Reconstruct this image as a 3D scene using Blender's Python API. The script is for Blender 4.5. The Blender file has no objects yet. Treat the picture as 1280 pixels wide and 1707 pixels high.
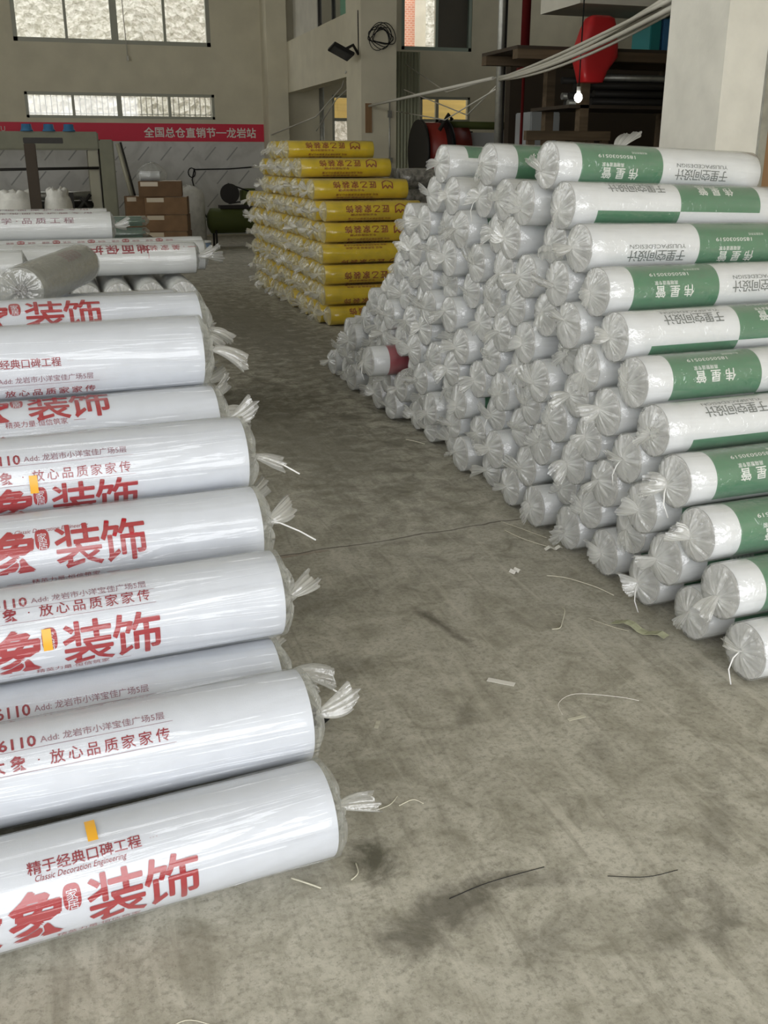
import bpy, bmesh, math, random
from mathutils import Vector, Matrix, Euler
R = math.radians
PI = math.pi
SC = bpy.context.scene
COL = SC.collection
rnd = random.Random(7)

# ------------------------------------------------------------------ camera, sky, exposure
cam = bpy.data.cameras.new('camera')
cam.sensor_fit = 'VERTICAL'
cam.sensor_height = 36.0
cam.lens = 1650 / 1707 * 36.0
cam.clip_start = 0.05
camo = bpy.data.objects.new('camera', cam)
camo.location = (0, 0, 1.5)
camo.rotation_euler = (R(90 - 19.63), 0, -R(17.757))
COL.objects.link(camo)
SC.camera = camo

w = bpy.data.worlds.new('sky')
SC.world = w
w.use_nodes = True
nt = w.node_tree
bg = nt.nodes['Background']
bg.inputs[0].default_value = (.98, .985, 1.0, 1)
bg.inputs[1].default_value = 4.4

def portal(name, loc, rot, sx, sy):
    l = bpy.data.lights.new(name, 'AREA')
    l.shape = 'RECTANGLE'; l.size = sx; l.size_y = sy
    l.cycles.is_portal = True
    o = bpy.data.objects.new(name, l)
    o.location = loc; o.rotation_euler = rot
    COL.objects.link(o)
DX0, DX1, DZ1, DY = -5.4, 4.3, 3.9, -2.6
portal('doorway_daylight', ((DX0 + DX1) / 2, DY + .02, DZ1 / 2), (R(90), 0, 0), DX1 - DX0, DZ1)
portal('added_side_window_portal', (-5.98, 8.2, 4.2), (0, R(-90), 0), 2.8, 14.0)  # portal for the unseen side window added as fill
portal('added_bay_window_portal', (11.98, 18.5, 4.9), (0, R(90), 0), 1.0, 3.0)  # portal for the unseen window added to brighten the side bay

SC.view_settings.view_transform = 'Standard'
SC.view_settings.look = 'None'
SC.view_settings.gamma = 1
SC.view_settings.use_curve_mapping = False
SC.view_settings.exposure = 0.0
SC.cycles.transparent_max_bounces = 32
SC.cycles.max_bounces = 8
SC.cycles.diffuse_bounces = 4
SC.cycles.sample_clamp_indirect = 6
SC.cycles.use_denoising = True

# ------------------------------------------------------------------ materials
MATS = {}
def newmat(name):
    m = bpy.data.materials.new(name)
    m.use_nodes = True
    MATS[name] = m
    return m, m.node_tree, m.node_tree.nodes['Principled BSDF']

def mat(name, col, rough=.6, metal=0., spec=.5, noise=.0, nscale=8., bump=0., bscale=60., stretch=None, emit=0, dark=None):
    m, t, p = newmat(name)
    N, L = t.nodes, t.links
    p.inputs['Base Color'].default_value = (*col, 1)
    p.inputs['Roughness'].default_value = rough
    p.inputs['Metallic'].default_value = metal
    p.inputs['Specular IOR Level'].default_value = spec
    tc = N.new('ShaderNodeTexCoord'); mp = N.new('ShaderNodeMapping')
    L.new(tc.outputs['Object'], mp.inputs['Vector'])
    if stretch: mp.inputs['Scale'].default_value = stretch
    if noise > 0:
        nz = N.new('ShaderNodeTexNoise'); nz.inputs['Scale'].default_value = nscale; nz.inputs['Detail'].default_value = 6
        L.new(mp.outputs[0], nz.inputs['Vector'])
        mx = N.new('ShaderNodeMix'); mx.data_type = 'RGBA'
        d = dark or tuple(c * (1 - noise) for c in col)
        mx.inputs[6].default_value = (*d, 1); mx.inputs[7].default_value = (*col, 1)
        mr = N.new('ShaderNodeMapRange'); mr.inputs[1].default_value = .35; mr.inputs[2].default_value = .65
        L.new(nz.outputs[0], mr.inputs[0]); L.new(mr.outputs[0], mx.inputs[0])
        L.new(mx.outputs[2], p.inputs['Base Color'])
    if bump > 0:
        nb = N.new('ShaderNodeTexNoise'); nb.inputs['Scale'].default_value = bscale; nb.inputs['Detail'].default_value = 4
        L.new(mp.outputs[0], nb.inputs['Vector'])
        b = N.new('ShaderNodeBump'); b.inputs['Strength'].default_value = bump; b.inputs['Distance'].default_value = .01
        L.new(nb.outputs[0], b.inputs['Height']); L.new(b.outputs[0], p.inputs['Normal'])
    if emit:
        p.inputs['Emission Color'].default_value = (*col, 1); p.inputs['Emission Strength'].default_value = emit
    return m

def plastic(name, base=.2, gather=.55, edge=.4, tint=(.9, .91, .88), rough=.22, bumps=((26., .45, (1, 1, 1)),), gl=.5, trans=.4, gc=.07):
    """clear polythene film: thin see-through sheet that turns whiter where it is gathered in folds"""
    m, t, p = newmat(name)
    N, L = t.nodes, t.links
    N.remove(p)
    out = N['Material Output']
    tr = N.new('ShaderNodeBsdfTransparent'); tr.inputs[0].default_value = (.97, .975, .965, 1)
    df = N.new('ShaderNodeBsdfDiffuse'); df.inputs[0].default_value = (*tint, 1)
    tl = N.new('ShaderNodeBsdfTranslucent'); tl.inputs[0].default_value = (*tint, 1)
    dmix = N.new('ShaderNodeMixShader'); dmix.inputs[0].default_value = trans
    L.new(df.outputs[0], dmix.inputs[1]); L.new(tl.outputs[0], dmix.inputs[2])
    gs = N.new('ShaderNodeBsdfAnisotropic'); gs.inputs['Roughness'].default_value = rough
    lw = N.new('ShaderNodeLayerWeight'); lw.inputs[0].default_value = .35
    at = N.new('ShaderNodeAttribute'); at.attribute_name = 'gather'
    m1 = N.new('ShaderNodeMath'); m1.operation = 'MULTIPLY_ADD'; m1.inputs[1].default_value = gather; m1.inputs[2].default_value = base
    L.new(at.outputs['Fac'], m1.inputs[0])
    m2 = N.new('ShaderNodeMath'); m2.operation = 'MULTIPLY_ADD'; m2.inputs[1].default_value = edge; m2.use_clamp = True
    L.new(lw.outputs['Facing'], m2.inputs[0]); L.new(m1.outputs[0], m2.inputs[2])
    body = N.new('ShaderNodeMixShader')
    L.new(m2.outputs[0], body.inputs[0]); L.new(tr.outputs[0], body.inputs[1]); L.new(dmix.outputs[0], body.inputs[2])
    g1 = N.new('ShaderNodeMath'); g1.operation = 'POWER'; g1.inputs[1].default_value = 3.
    L.new(lw.outputs['Facing'], g1.inputs[0])
    g2 = N.new('ShaderNodeMath'); g2.operation = 'MULTIPLY_ADD'; g2.inputs[1].default_value = gl; g2.inputs[2].default_value = gc
    L.new(g1.outputs[0], g2.inputs[0])
    fin = N.new('ShaderNodeMixShader')
    L.new(g2.outputs[0], fin.inputs[0]); L.new(body.outputs[0], fin.inputs[1]); L.new(gs.outputs[0], fin.inputs[2])
    L.new(fin.outputs[0], out.inputs['Surface'])
    tc = N.new('ShaderNodeTexCoord')
    prev = None
    for sc, st, stretch, *ridge in bumps:
        mp = N.new('ShaderNodeMapping'); mp.inputs['Scale'].default_value = stretch
        L.new(tc.outputs['Object'], mp.inputs['Vector'])
        nz = N.new('ShaderNodeTexNoise'); nz.inputs['Scale'].default_value = sc; nz.inputs['Detail'].default_value = 3; nz.inputs['Distortion'].default_value = .6
        L.new(mp.outputs[0], nz.inputs['Vector'])
        b = N.new('ShaderNodeBump'); b.inputs['Strength'].default_value = st; b.inputs['Distance'].default_value = .01
        h = nz.outputs[0]
        if ridge:
            q1 = N.new('ShaderNodeMath'); q1.operation = 'SUBTRACT'; q1.inputs[1].default_value = .5; L.new(h, q1.inputs[0])
            q2 = N.new('ShaderNodeMath'); q2.operation = 'ABSOLUTE'; L.new(q1.outputs[0], q2.inputs[0])
            q3 = N.new('ShaderNodeMapRange'); q3.inputs[1].default_value = 0; q3.inputs[2].default_value = .07; q3.inputs[3].default_value = .8; q3.inputs[4].default_value = 0
            q3.interpolation_type = 'SMOOTHSTEP'; L.new(q2.outputs[0], q3.inputs[0]); h = q3.outputs[0]
        L.new(h, b.inputs['Height'])
        if prev: L.new(prev.outputs[0], b.inputs['Normal'])
        prev = b
    for n in (df, tl, gs): L.new(prev.outputs[0], n.inputs['Normal'])
    return m

mat('plaster', (.64, .595, .455), .9, noise=.10, nscale=2.5, bump=.12, bscale=40)
mat('plaster_grey', (.60, .575, .49), .9, noise=.12, nscale=3, bump=.12, bscale=40)
mat('plaster_pale', (.74, .72, .64), .9, noise=.12, nscale=6, bump=.15, bscale=30)
mat('ceiling_paint', (.55, .53, .47), .9)
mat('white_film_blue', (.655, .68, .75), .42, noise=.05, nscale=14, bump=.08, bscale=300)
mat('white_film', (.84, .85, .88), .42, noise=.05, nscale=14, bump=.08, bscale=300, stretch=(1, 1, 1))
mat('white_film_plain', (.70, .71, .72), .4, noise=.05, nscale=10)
mat('green_print', (.028, .20, .085), .38, noise=.10, nscale=30)
mat('grey_ink', (.13, .15, .15), .5)
mat('white_ink', (.80, .83, .80), .4)
mat('red_ink', (.36, .006, .014), .45)
mat('dark_red_ink', (.28, .015, .03), .5)
mat('ink_purple', (.30, .16, .20), .5)
mat('yellow_film', (.86, .62, .015), .32, noise=.15, nscale=10)
mat('brown_red_ink', (.33, .055, .012), .5)
mat('tape_yellow', (.78, .40, .035), .35)
mat('red_band', (.34, .012, .035), .45)
mat('white_tie', (.82, .82, .80), .5)
mat('galvanised', (.42, .42, .38), .42, metal=.75, noise=.2, nscale=20)
mat('frame_metal', (.33, .33, .27), .5, metal=.2)
mat('frame_green', (.30, .36, .30), .5)
mat('dark_steel', (.035, .033, .030), .5, metal=.3, spec=.12)
mat('dark_brown_steel', (.055, .043, .032), .6, spec=.12)
mat('machine_green', (.21, .21, .14), .5, noise=.15, nscale=4)
mat('machine_cream', (.35, .335, .25), .5)
mat('black', (.012, .012, .012), .5, spec=.12)
mat('blue', (.05, .18, .35), .6)
mat('cardboard', (.20, .115, .055), .85, noise=.2, nscale=6)
mat('cardboard_dark', (.15, .085, .04), .85, noise=.2, nscale=6)
mat('clear_tape', (.50, .42, .30), .25)
mat('sack_white', (.62, .61, .56), .7, noise=.2, nscale=9, bump=.5, bscale=14)
mat('green_pack', (.05, .13, .075), .35, noise=.3, nscale=12)
mat('tank_green', (.07, .085, .025), .6, spec=.12)
mat('banner_red', (.62, .018, .055), .55)
mat('red_plastic', (.42, .012, .015), .4)
mat('red_paint', (.10, .008, .008), .6, spec=.15)
mat('teal', (.02, .22, .22), .5)
mat('net_green', (.02, .42, .26), .8)
mat('wood_brown', (.30, .17, .075), .55, noise=.3, nscale=3, stretch=(8, 8, .6), bump=.05)
mat('wood_dark', (.13, .095, .06), .7, noise=.3, nscale=3, stretch=(.6, 8, 8), spec=.12)
mat('pale_green_sheet', (.42, .43, .31), .7)
mat('white_panel', (.52, .53, .52), .5)
mat('roller_red', (.25, .02, .012), .4)
mat('cable_grey', (.55, .53, .46), .6)
mat('cable_black', (.02, .02, .02), .6, spec=.12)
mat('lamp_lens', (.05, .05, .05), .2)
mat('bulb', (1, .98, .9), .5, emit=14)
mat('straw', (.56, .54, .43), .8)
mat('paper', (.74, .72, .66), .8)
mat('bark', (.46, .47, .31), .85, noise=.3, nscale=40)
mat('dirt_dark', (.03, .03, .025), .9)
mat('clear_roll', (.30, .30, .27), .3, noise=.22, nscale=18, bump=.5, bscale=18, stretch=(1, 3, 3))
mat('speckled_roll', (.42, .39, .33), .5, noise=.75, nscale=26)
mat('outside_tan', (.70, .52, .18), .8, noise=.2, nscale=2, stretch=(.4, 1, 6))
mat('fridge_grey', (.35, .37, .38), .5)
mat('blue_white', (.25, .35, .50), .5)

plastic('bag_clear', base=.07, gather=.75, edge=.30, rough=.12, gc=.11, bumps=((18., .8, (1, 1, 1)), (60., .35, (1, 1, 1))))
plastic('bag_tail', base=.22, gather=.40, edge=.32, tint=(.95, .95, .92), rough=.13, gc=.12, bumps=((40., .6, (1, 1, 1)),), trans=.45)
plastic('bag_sheet', base=.045, gather=.45, edge=.16, rough=.10, gl=.30, gc=.058, bumps=((5., 1., (.12, 2.4, 2.4), 1), (7., 1., (.14, 2.6, 2.6)), (30., .30, (.12, 1.8, 1.8)), (260., .07, (1, 1, 1))))
plastic('bag_yellow', base=.02, gather=.55, edge=.25, tint=(.92, .90, .75), rough=.2, bumps=((22., .5, (1, 1, 1)),))
plastic('glass', base=.02, gather=0, edge=.05, rough=.03, gl=.5, bumps=((2., .01, (1, 1, 1)),))

# end of a roll: wound layers
def wound(name, a, b):
    m, t, p = newmat(name)
    N, L = t.nodes, t.links
    tc = N.new('ShaderNodeTexCoord'); mp = N.new('ShaderNodeMapping'); mp.inputs['Scale'].default_value = (0, 1, 1)
    L.new(tc.outputs['Object'], mp.inputs[0])
    wv = N.new('ShaderNodeTexWave'); wv.wave_type = 'RINGS'; wv.rings_direction = 'SPHERICAL'
    wv.inputs['Scale'].default_value = 28; wv.inputs['Distortion'].default_value = 2.5; wv.inputs['Detail'].default_value = 2
    L.new(mp.outputs[0], wv.inputs['Vector'])
    mx = N.new('ShaderNodeMix'); mx.data_type = 'RGBA'
    mx.inputs[6].default_value = (*a, 1); mx.inputs[7].default_value = (*b, 1)
    L.new(wv.outputs[1], mx.inputs[0]); L.new(mx.outputs[2], p.inputs['Base Color'])
    p.inputs['Roughness'].default_value = .7
wound('wound_white', (.60, .595, .60), (.72, .715, .72))
wound('wound_yellow', (.42, .33, .08), (.55, .43, .10))

# floor: worn concrete
def floor_mat():
    m, t, p = newmat('concrete')
    N, L = t.nodes, t.links
    tc = N.new('ShaderNodeTexCoord')
    def noise(sc, det, dist=0., stretch=None, rough=.5):
        n = N.new('ShaderNodeTexNoise'); n.inputs['Scale'].default_value = sc; n.inputs['Detail'].default_value = det
        n.inputs['Distortion'].default_value = dist; n.inputs['Roughness'].default_value = rough
        if stretch:
            mp = N.new('ShaderNodeMapping'); mp.inputs['Scale'].default_value = stretch[0]; mp.inputs['Rotation'].default_value = (0, 0, stretch[1])
            L.new(tc.outputs['Object'], mp.inputs[0]); L.new(mp.outputs[0], n.inputs['Vector'])
        else: L.new(tc.outputs['Object'], n.inputs['Vector'])
        return n.outputs[0]
    def ramp(v, a, b, lo=0., hi=1.):
        mr = N.new('ShaderNodeMapRange'); mr.inputs[1].default_value = a; mr.inputs[2].default_value = b
        mr.inputs[3].default_value = lo; mr.inputs[4].default_value = hi
        L.new(v, mr.inputs[0]); return mr.outputs[0]
    def mix(f, a, b):
        mx = N.new('ShaderNodeMix'); mx.data_type = 'RGBA'
        if isinstance(f, float): mx.inputs[0].default_value = f
        else: L.new(f, mx.inputs[0])
        for i, c in ((6, a), (7, b)):
            if isinstance(c, tuple): mx.inputs[i].default_value = (*c, 1)
            else: L.new(c, mx.inputs[i])
        return mx.outputs[2]
    def mul(a, b):
        mm = N.new('ShaderNodeMath'); mm.operation = 'MULTIPLY'
        for i, v in ((0, a), (1, b)):
            if isinstance(v, float): mm.inputs[i].default_value = v
            else: L.new(v, mm.inputs[i])
        return mm.outputs[0]
    base = mix(ramp(noise(.55, 4, .5), .3, .7), (.44, .42, .35), (.58, .555, .47))
    base = mix(ramp(noise(7, 8, .8, None, .65), .42, .68), base, (.29, .275, .215))
    base = mix(ramp(noise(60, 5, 0, None, .7), .48, .72, 0, .75), base, (.19, .18, .14))
    base = mix(ramp(noise(14, 6, 1.2, ((1, .12, 1), R(35)), .6), .54, .70, 0, .45), base, (.60, .57, .48))
    base = mix(ramp(noise(16, 6, 1.0, ((1, .1, 1), R(-62)), .6), .55, .70, 0, .50), base, (.22, .205, .16))
    base = mix(ramp(noise(2.6, 8, 1.5, None, .7), .50, .72, 0, .55), base, (.25, .235, .18))
    base = mix(ramp(noise(150, 3, 0, None, .6), .60, .72, 0, .5), base, (.15, .14, .11))
    dn = noise(9, 6, .8, None, .65)
    def blotch(x, y, rx, ry, rot, k, col=(.10, .092, .07), ring=False):  # floor stains, and two broad darker areas in the aisle
        nonlocal base
        mp = N.new('ShaderNodeMapping'); mp.vector_type = 'TEXTURE'
        mp.inputs['Location'].default_value = (x, y, 0); mp.inputs['Rotation'].default_value = (0, 0, R(rot)); mp.inputs['Scale'].default_value = (rx, ry, 1)
        L.new(tc.outputs['Object'], mp.inputs[0])
        ln = N.new('ShaderNodeVectorMath'); ln.operation = 'LENGTH'
        L.new(mp.outputs[0], ln.inputs[0])
        ad = N.new('ShaderNodeMath'); ad.operation = 'MULTIPLY_ADD'; ad.inputs[1].default_value = 2.4
        L.new(dn, ad.inputs[0]); L.new(ln.outputs['Value'], ad.inputs[2])
        if ring:
            f = mul(ramp(ad.outputs[0], 1.55, 1.8), ramp(ad.outputs[0], 2.5, 2.0))
        else:
            f = ramp(ad.outputs[0], 2.25, 1.5)
        base = mix(mul(f, float(k)), base, col)
    blotch(1.115, 2.86, .030, .22, 14, .8)
    blotch(.54, 1.77, .06, .11, 10, .9, (.09, .085, .06))
    blotch(.64, 1.57, .20, .09, 20, .75)
    blotch(.86, 1.60, .14, .035, -15, .45)
    blotch(1.13, 1.40, .11, .08, 20, .35, ring=True)
    blotch(1.16, 1.36, .07, .05, 50, .35)
    blotch(.80, 1.42, .16, .08, 30, .35)
    blotch(.98, 2.28, .07, .03, 60, .35)
    blotch(.62, 2.62, .25, .12, 10, .35)
    blotch(.73, 3.15, .35, .18, 20, .40)
    blotch(1.25, 2.0, .12, .05, 60, .25)
    blotch(.25, 1.25, .25, .12, 30, .30)
    blotch(.57, 1.10, .10, .04, 40, .35)
    blotch(1.35, 1.62, .25, .05, 50, .3)
    blotch(.72, 3.62, .28, .02, 5, .6, (.20, .10, .055))
    blotch(1.7, 9.5, 1.0, 4.5, 0, .75, (.12, .11, .085))  # broad darker tone down the far aisle
    blotch(1.2, 5.4, .7, 2.0, 6, .6, (.14, .13, .10))  # darker tone along the aisle between the piles
    # the crack across the aisle
    mp = N.new('ShaderNodeMapping'); mp.vector_type = 'TEXTURE'
    mp.inputs['Location'].default_value = (1.0, 3.655, 0); mp.inputs['Rotation'].default_value = (0, 0, R(5))
    L.new(tc.outputs['Object'], mp.inputs[0])
    sx = N.new('ShaderNodeSeparateXYZ'); L.new(mp.outputs[0], sx.inputs[0])
    wob = N.new('ShaderNodeMath'); wob.operation = 'MULTIPLY_ADD'; wob.inputs[1].default_value = .12
    L.new(noise(3, 6), wob.inputs[0]); L.new(sx.outputs[1], wob.inputs[2])
    off = N.new('ShaderNodeMath'); off.operation = 'SUBTRACT'; off.inputs[1].default_value = .06; L.new(wob.outputs[0], off.inputs[0])
    ab = N.new('ShaderNodeMath'); ab.operation = 'ABSOLUTE'; L.new(off.outputs[0], ab.inputs[0])
    base = mix(ramp(ab.outputs[0], .035, .008, 0, .45), base, (.44, .42, .36))
    base = mix(ramp(ab.outputs[0], .007, .003, 0, .8), base, (.10, .09, .07))
    L.new(base, p.inputs['Base Color'])
    p.inputs['Roughness'].default_value = .78
    p.inputs['Specular IOR Level'].default_value = .35
    b = N.new('ShaderNodeBump'); b.inputs['Strength'].default_value = .25; b.inputs['Distance'].default_value = .006
    L.new(noise(45, 6, .3, None, .65), b.inputs['Height']); L.new(b.outputs[0], p.inputs['Normal'])
floor_mat()

def rock_mat():
    m, t, p = newmat('rock_slope')
    N, L = t.nodes, t.links
    tc = N.new('ShaderNodeTexCoord')
    v = N.new('ShaderNodeTexVoronoi'); v.inputs['Scale'].default_value = 4.5
    nz = N.new('ShaderNodeTexNoise'); nz.inputs['Scale'].default_value = 11; nz.inputs['Detail'].default_value = 8; nz.inputs['Distortion'].default_value = 1.0
    L.new(tc.outputs['Object'], nz.inputs['Vector']); L.new(tc.outputs['Object'], v.inputs['Vector'])
    cr = N.new('ShaderNodeValToRGB'); cr.color_ramp.elements[0].position = .33; cr.color_ramp.elements[1].position = .62
    cr.color_ramp.elements[0].color = (.16, .15, .105, 1); cr.color_ramp.elements[1].color = (.36, .345, .295, 1)
    L.new(nz.outputs[0], cr.inputs[0]); L.new(cr.outputs[0], p.inputs['Base Color'])
    b = N.new('ShaderNodeBump'); b.inputs['Strength'].default_value = 1; b.inputs['Distance'].default_value = .15
    L.new(v.outputs[0], b.inputs['Height']); L.new(b.outputs[0], p.inputs['Normal'])
    p.inputs['Roughness'].default_value = .9
rock_mat()
def brick_mat():
    m, t, p = newmat('brick')
    N, L = t.nodes, t.links
    tc = N.new('ShaderNodeTexCoord'); mp = N.new('ShaderNodeMapping'); mp.inputs['Rotation'].default_value = (R(90), 0, 0)
    L.new(tc.outputs['Object'], mp.inputs[0])
    br = N.new('ShaderNodeTexBrick'); br.inputs['Scale'].default_value = 5.5
    br.inputs['Color1'].default_value = (.80, .36, .26, 1); br.inputs['Color2'].default_value = (.72, .30, .22, 1); br.inputs['Mortar'].default_value = (.85, .70, .60, 1)
    br.inputs['Mortar Size'].default_value = .03
    L.new(mp.outputs[0], br.inputs['Vector']); L.new(br.outputs[0], p.inputs['Base Color'])
    p.inputs['Roughness'].default_value = .9
brick_mat()
def poster_mat():
    m, t, p = newmat('poster_marble')
    N, L = t.nodes, t.links
    tc = N.new('ShaderNodeTexCoord')
    nz = N.new('ShaderNodeTexNoise'); nz.inputs['Scale'].default_value = 1.6; nz.inputs['Detail'].default_value = 6; nz.inputs['Distortion'].default_value = 1.5
    L.new(tc.outputs['Object'], nz.inputs['Vector'])
    cr = N.new('ShaderNodeValToRGB'); cr.color_ramp.elements[0].position = .35; cr.color_ramp.elements[1].position = .55
    cr.color_ramp.elements[0].color = (.46, .455, .43, 1); cr.color_ramp.elements[1].color = (.56, .555, .53, 1)
    L.new(nz.outputs[0], cr.inputs[0]); L.new(cr.outputs[0], p.inputs['Base Color'])
    p.inputs['Roughness'].default_value = .4
poster_mat()
mat('poster_mark', (.30, .30, .29), .5)

# ------------------------------------------------------------------ mesh helpers
def link(name, me, mats, parent=None, loc=(0, 0, 0), rot=(0, 0, 0)):
    o = bpy.data.objects.new(name, me)
    COL.objects.link(o)
    if parent: o.parent = parent
    o.location = loc; o.rotation_euler = rot
    return o

class MB:
    """collects shapes into one mesh"""
    def __init__(s): s.v = []; s.f = []; s.m = []; s.sm = []; s.g = {}
    def add(s, vs, fs, mi=0, smooth=False):
        b = len(s.v); s.v += [tuple(v) for v in vs]
        for f in fs: s.f.append([b + i for i in f]); s.m.append(mi); s.sm.append(smooth)
        return b
    def box(s, x0, x1, y0, y1, z0, z1, mi=0, M=None):
        vs = [Vector((x, y, z)) for z in (z0, z1) for y in (y0, y1) for x in (x0, x1)]
        if M: vs = [M @ v for v in vs]
        s.add(vs, [(0, 2, 3, 1), (4, 5, 7, 6), (0, 1, 5, 4), (2, 6, 7, 3), (0, 4, 6, 2), (1, 3, 7, 5)], mi); return s
    def tube(s, pts, r, n=8, mi=0, cap=True, smooth=True):
        pts = [Vector(p) for p in pts]; rr = r if isinstance(r, (list, tuple)) else [r] * len(pts)
        up = None; rings = []
        for i, p in enumerate(pts):
            d = (pts[min(i + 1, len(pts) - 1)] - pts[max(i - 1, 0)]).normalized()
            if up is None: up = d.orthogonal().normalized()
            up = (up - d * up.dot(d)).normalized(); sd = d.cross(up)
            rings.append([p + (up * math.cos(a) + sd * math.sin(a)) * rr[i] for a in [2 * PI * k / n for k in range(n)]])
        return s.loft(rings, mi, cap, smooth)
    def loft(s, rings, mi=0, cap=True, smooth=True):
        n = len(rings[0]); fs = []
        for i in range(len(rings) - 1):
            for k in range(n):
                a = i * n + k; b = i * n + (k + 1) % n
                fs.append((a, b, b + n, a + n))
        b0 = s.add([v for r in rings for v in r], fs, mi, smooth)
        if cap:
            e = len(s.v)
            s.f.append([b0 + k for k in range(n)][::-1]); s.m.append(mi); s.sm.append(False)
            s.f.append([b0 + (len(rings) - 1) * n + k for k in range(n)]); s.m.append(mi); s.sm.append(False)
        return s
    def mesh(s, name, mats, bevel=0):
        me = bpy.data.meshes.new(name)
        me.from_pydata(s.v, [], s.f)
        for m in mats: me.materials.append(MATS[m])
        me.polygons.foreach_set('material_index', s.m)
        me.polygons.foreach_set('use_smooth', s.sm)
        me.update()
        if bevel:
            bm = bmesh.new(); bm.from_mesh(me)
            bmesh.ops.recalc_face_normals(bm, faces=bm.faces)
            bmesh.ops.bevel(bm, geom=[e for e in bm.edges if len(e.link_faces) == 2 and e.calc_face_angle(0) > .6], offset=bevel, segments=2, affect='EDGES', clamp_overlap=True)
            bm.to_mesh(me); bm.free()
        return me
    def build(s, name, mats, parent=None, loc=(0, 0, 0), rot=(0, 0, 0), bevel=0):
        if isinstance(mats, str): mats = [mats]
        return link(name, s.mesh(name, mats, bevel), mats, parent, loc, rot)

def tag(o, label, cat, group=None, kind=None):
    o['label'] = label; o['category'] = cat
    if group: o['group'] = group
    if kind: o['kind'] = kind
    return o
def thing(name, label, cat, loc=(0, 0, 0), rot=(0, 0, 0), group=None):
    o = bpy.data.objects.new(name, None); COL.objects.link(o)
    o.empty_display_size = .1
    o.location = loc; o.rotation_euler = rot
    return tag(o, label, cat, group)
def struct(name, mb, mats, parent=None, label=None, bevel=0):
    o = mb.build(name, mats, parent, bevel=bevel)
    if parent is None:
        o['kind'] = 'structure'
        if label: o['label'] = label
    return o

# flat lettering -> list of 2-D polygons
_TXT = {}
def text2d(txt, size, bold=0., shear=0., width=None, res=2):
    key = (txt, size, bold, shear, width)
    if key in _TXT: return _TXT[key]
    c = bpy.data.curves.new('t', 'FONT'); c.body = txt; c.size = size; c.offset = min(bold, .005) * size; c.shear = shear
    c.resolution_u = res; c.align_x = 'CENTER'; c.align_y = 'CENTER'
    o = bpy.data.objects.new('t', c); COL.objects.link(o)
    dg = bpy.context.evaluated_depsgraph_get()
    me = bpy.data.meshes.new_from_object(o.evaluated_get(dg))
    bpy.data.objects.remove(o); bpy.data.curves.remove(c)
    bm = bmesh.new(); bm.from_mesh(me); bpy.data.meshes.remove(me)
    if bold > .005 and bm.verts:
        src = bm.copy(); d = (bold - .004) * size
        tmp = bpy.data.meshes.new('t')
        for q, (dx, dy) in enumerate(((d, 0), (-d, 0), (0, d), (0, -d))):
            c2 = src.copy()
            for v in c2.verts: v.co.x += dx; v.co.y += dy; v.co.z += (q + 1) * .003 * size
            c2.to_mesh(tmp); bm.from_mesh(tmp); c2.free()
        src.free(); bpy.data.meshes.remove(tmp)
    if bm.verts:
        xs = [v.co.x for v in bm.verts]; ys = [v.co.y for v in bm.verts]
        cx, cy = (min(xs) + max(xs)) / 2, (min(ys) + max(ys)) / 2
        k = (width / (max(xs) - min(xs))) if width else 1
        for v in bm.verts: v.co.x = (v.co.x - cx) * k; v.co.y -= cy
    _TXT[key] = bm
    return bm
def slice_y(bm, step):
    bm = bm.copy()
    ys = [v.co.y for v in bm.verts]
    if not ys: return bm
    y = math.ceil(min(ys) / step) * step
    while y < max(ys):
        bmesh.ops.bisect_plane(bm, geom=bm.verts[:] + bm.edges[:] + bm.faces[:], plane_co=(0, y, 0), plane_no=(0, 1, 0), dist=1e-6)
        y += step
    return bm
def poly2d(polys):
    bm = bmesh.new()
    for p in polys: bm.faces.new([bm.verts.new((x, y, 0)) for x, y in p])
    return bm
def wrap(mb, bm, x0, th0, r, mi, flip=False, step=.012):
    """bend flat artwork round a roll whose axis is local x; th0 (degrees) runs from the top towards -y"""
    b = slice_y(bm, step); b.verts.index_update()
    vs = []
    for v in b.verts:
        u, q = v.co.x, v.co.y
        if flip: x = x0 - u; th = R(th0) + q / r
        else: x = x0 + u; th = R(th0) - q / r
        rz = r + v.co.z; vs.append((x, -rz * math.sin(th), rz * math.cos(th)))
    mb.add(vs, [[v.index for v in f.verts] for f in b.faces], mi, True)
    b.free()
def letters(mb, txt, size, x0, th0, r, mi, flip=False, bold=0., shear=0., width=None):
    wrap(mb, text2d(txt, size, bold, shear, width), x0, th0, r, mi, flip)
def flat_letters(mb, txt, size, M, mi, bold=0., width=None):
    bm = text2d(txt, size, bold, 0, width); bm.verts.index_update()
    mb.add([M @ v.co for v in bm.verts], [[v.index for v in f.verts] for f in bm.faces], mi)

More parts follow.
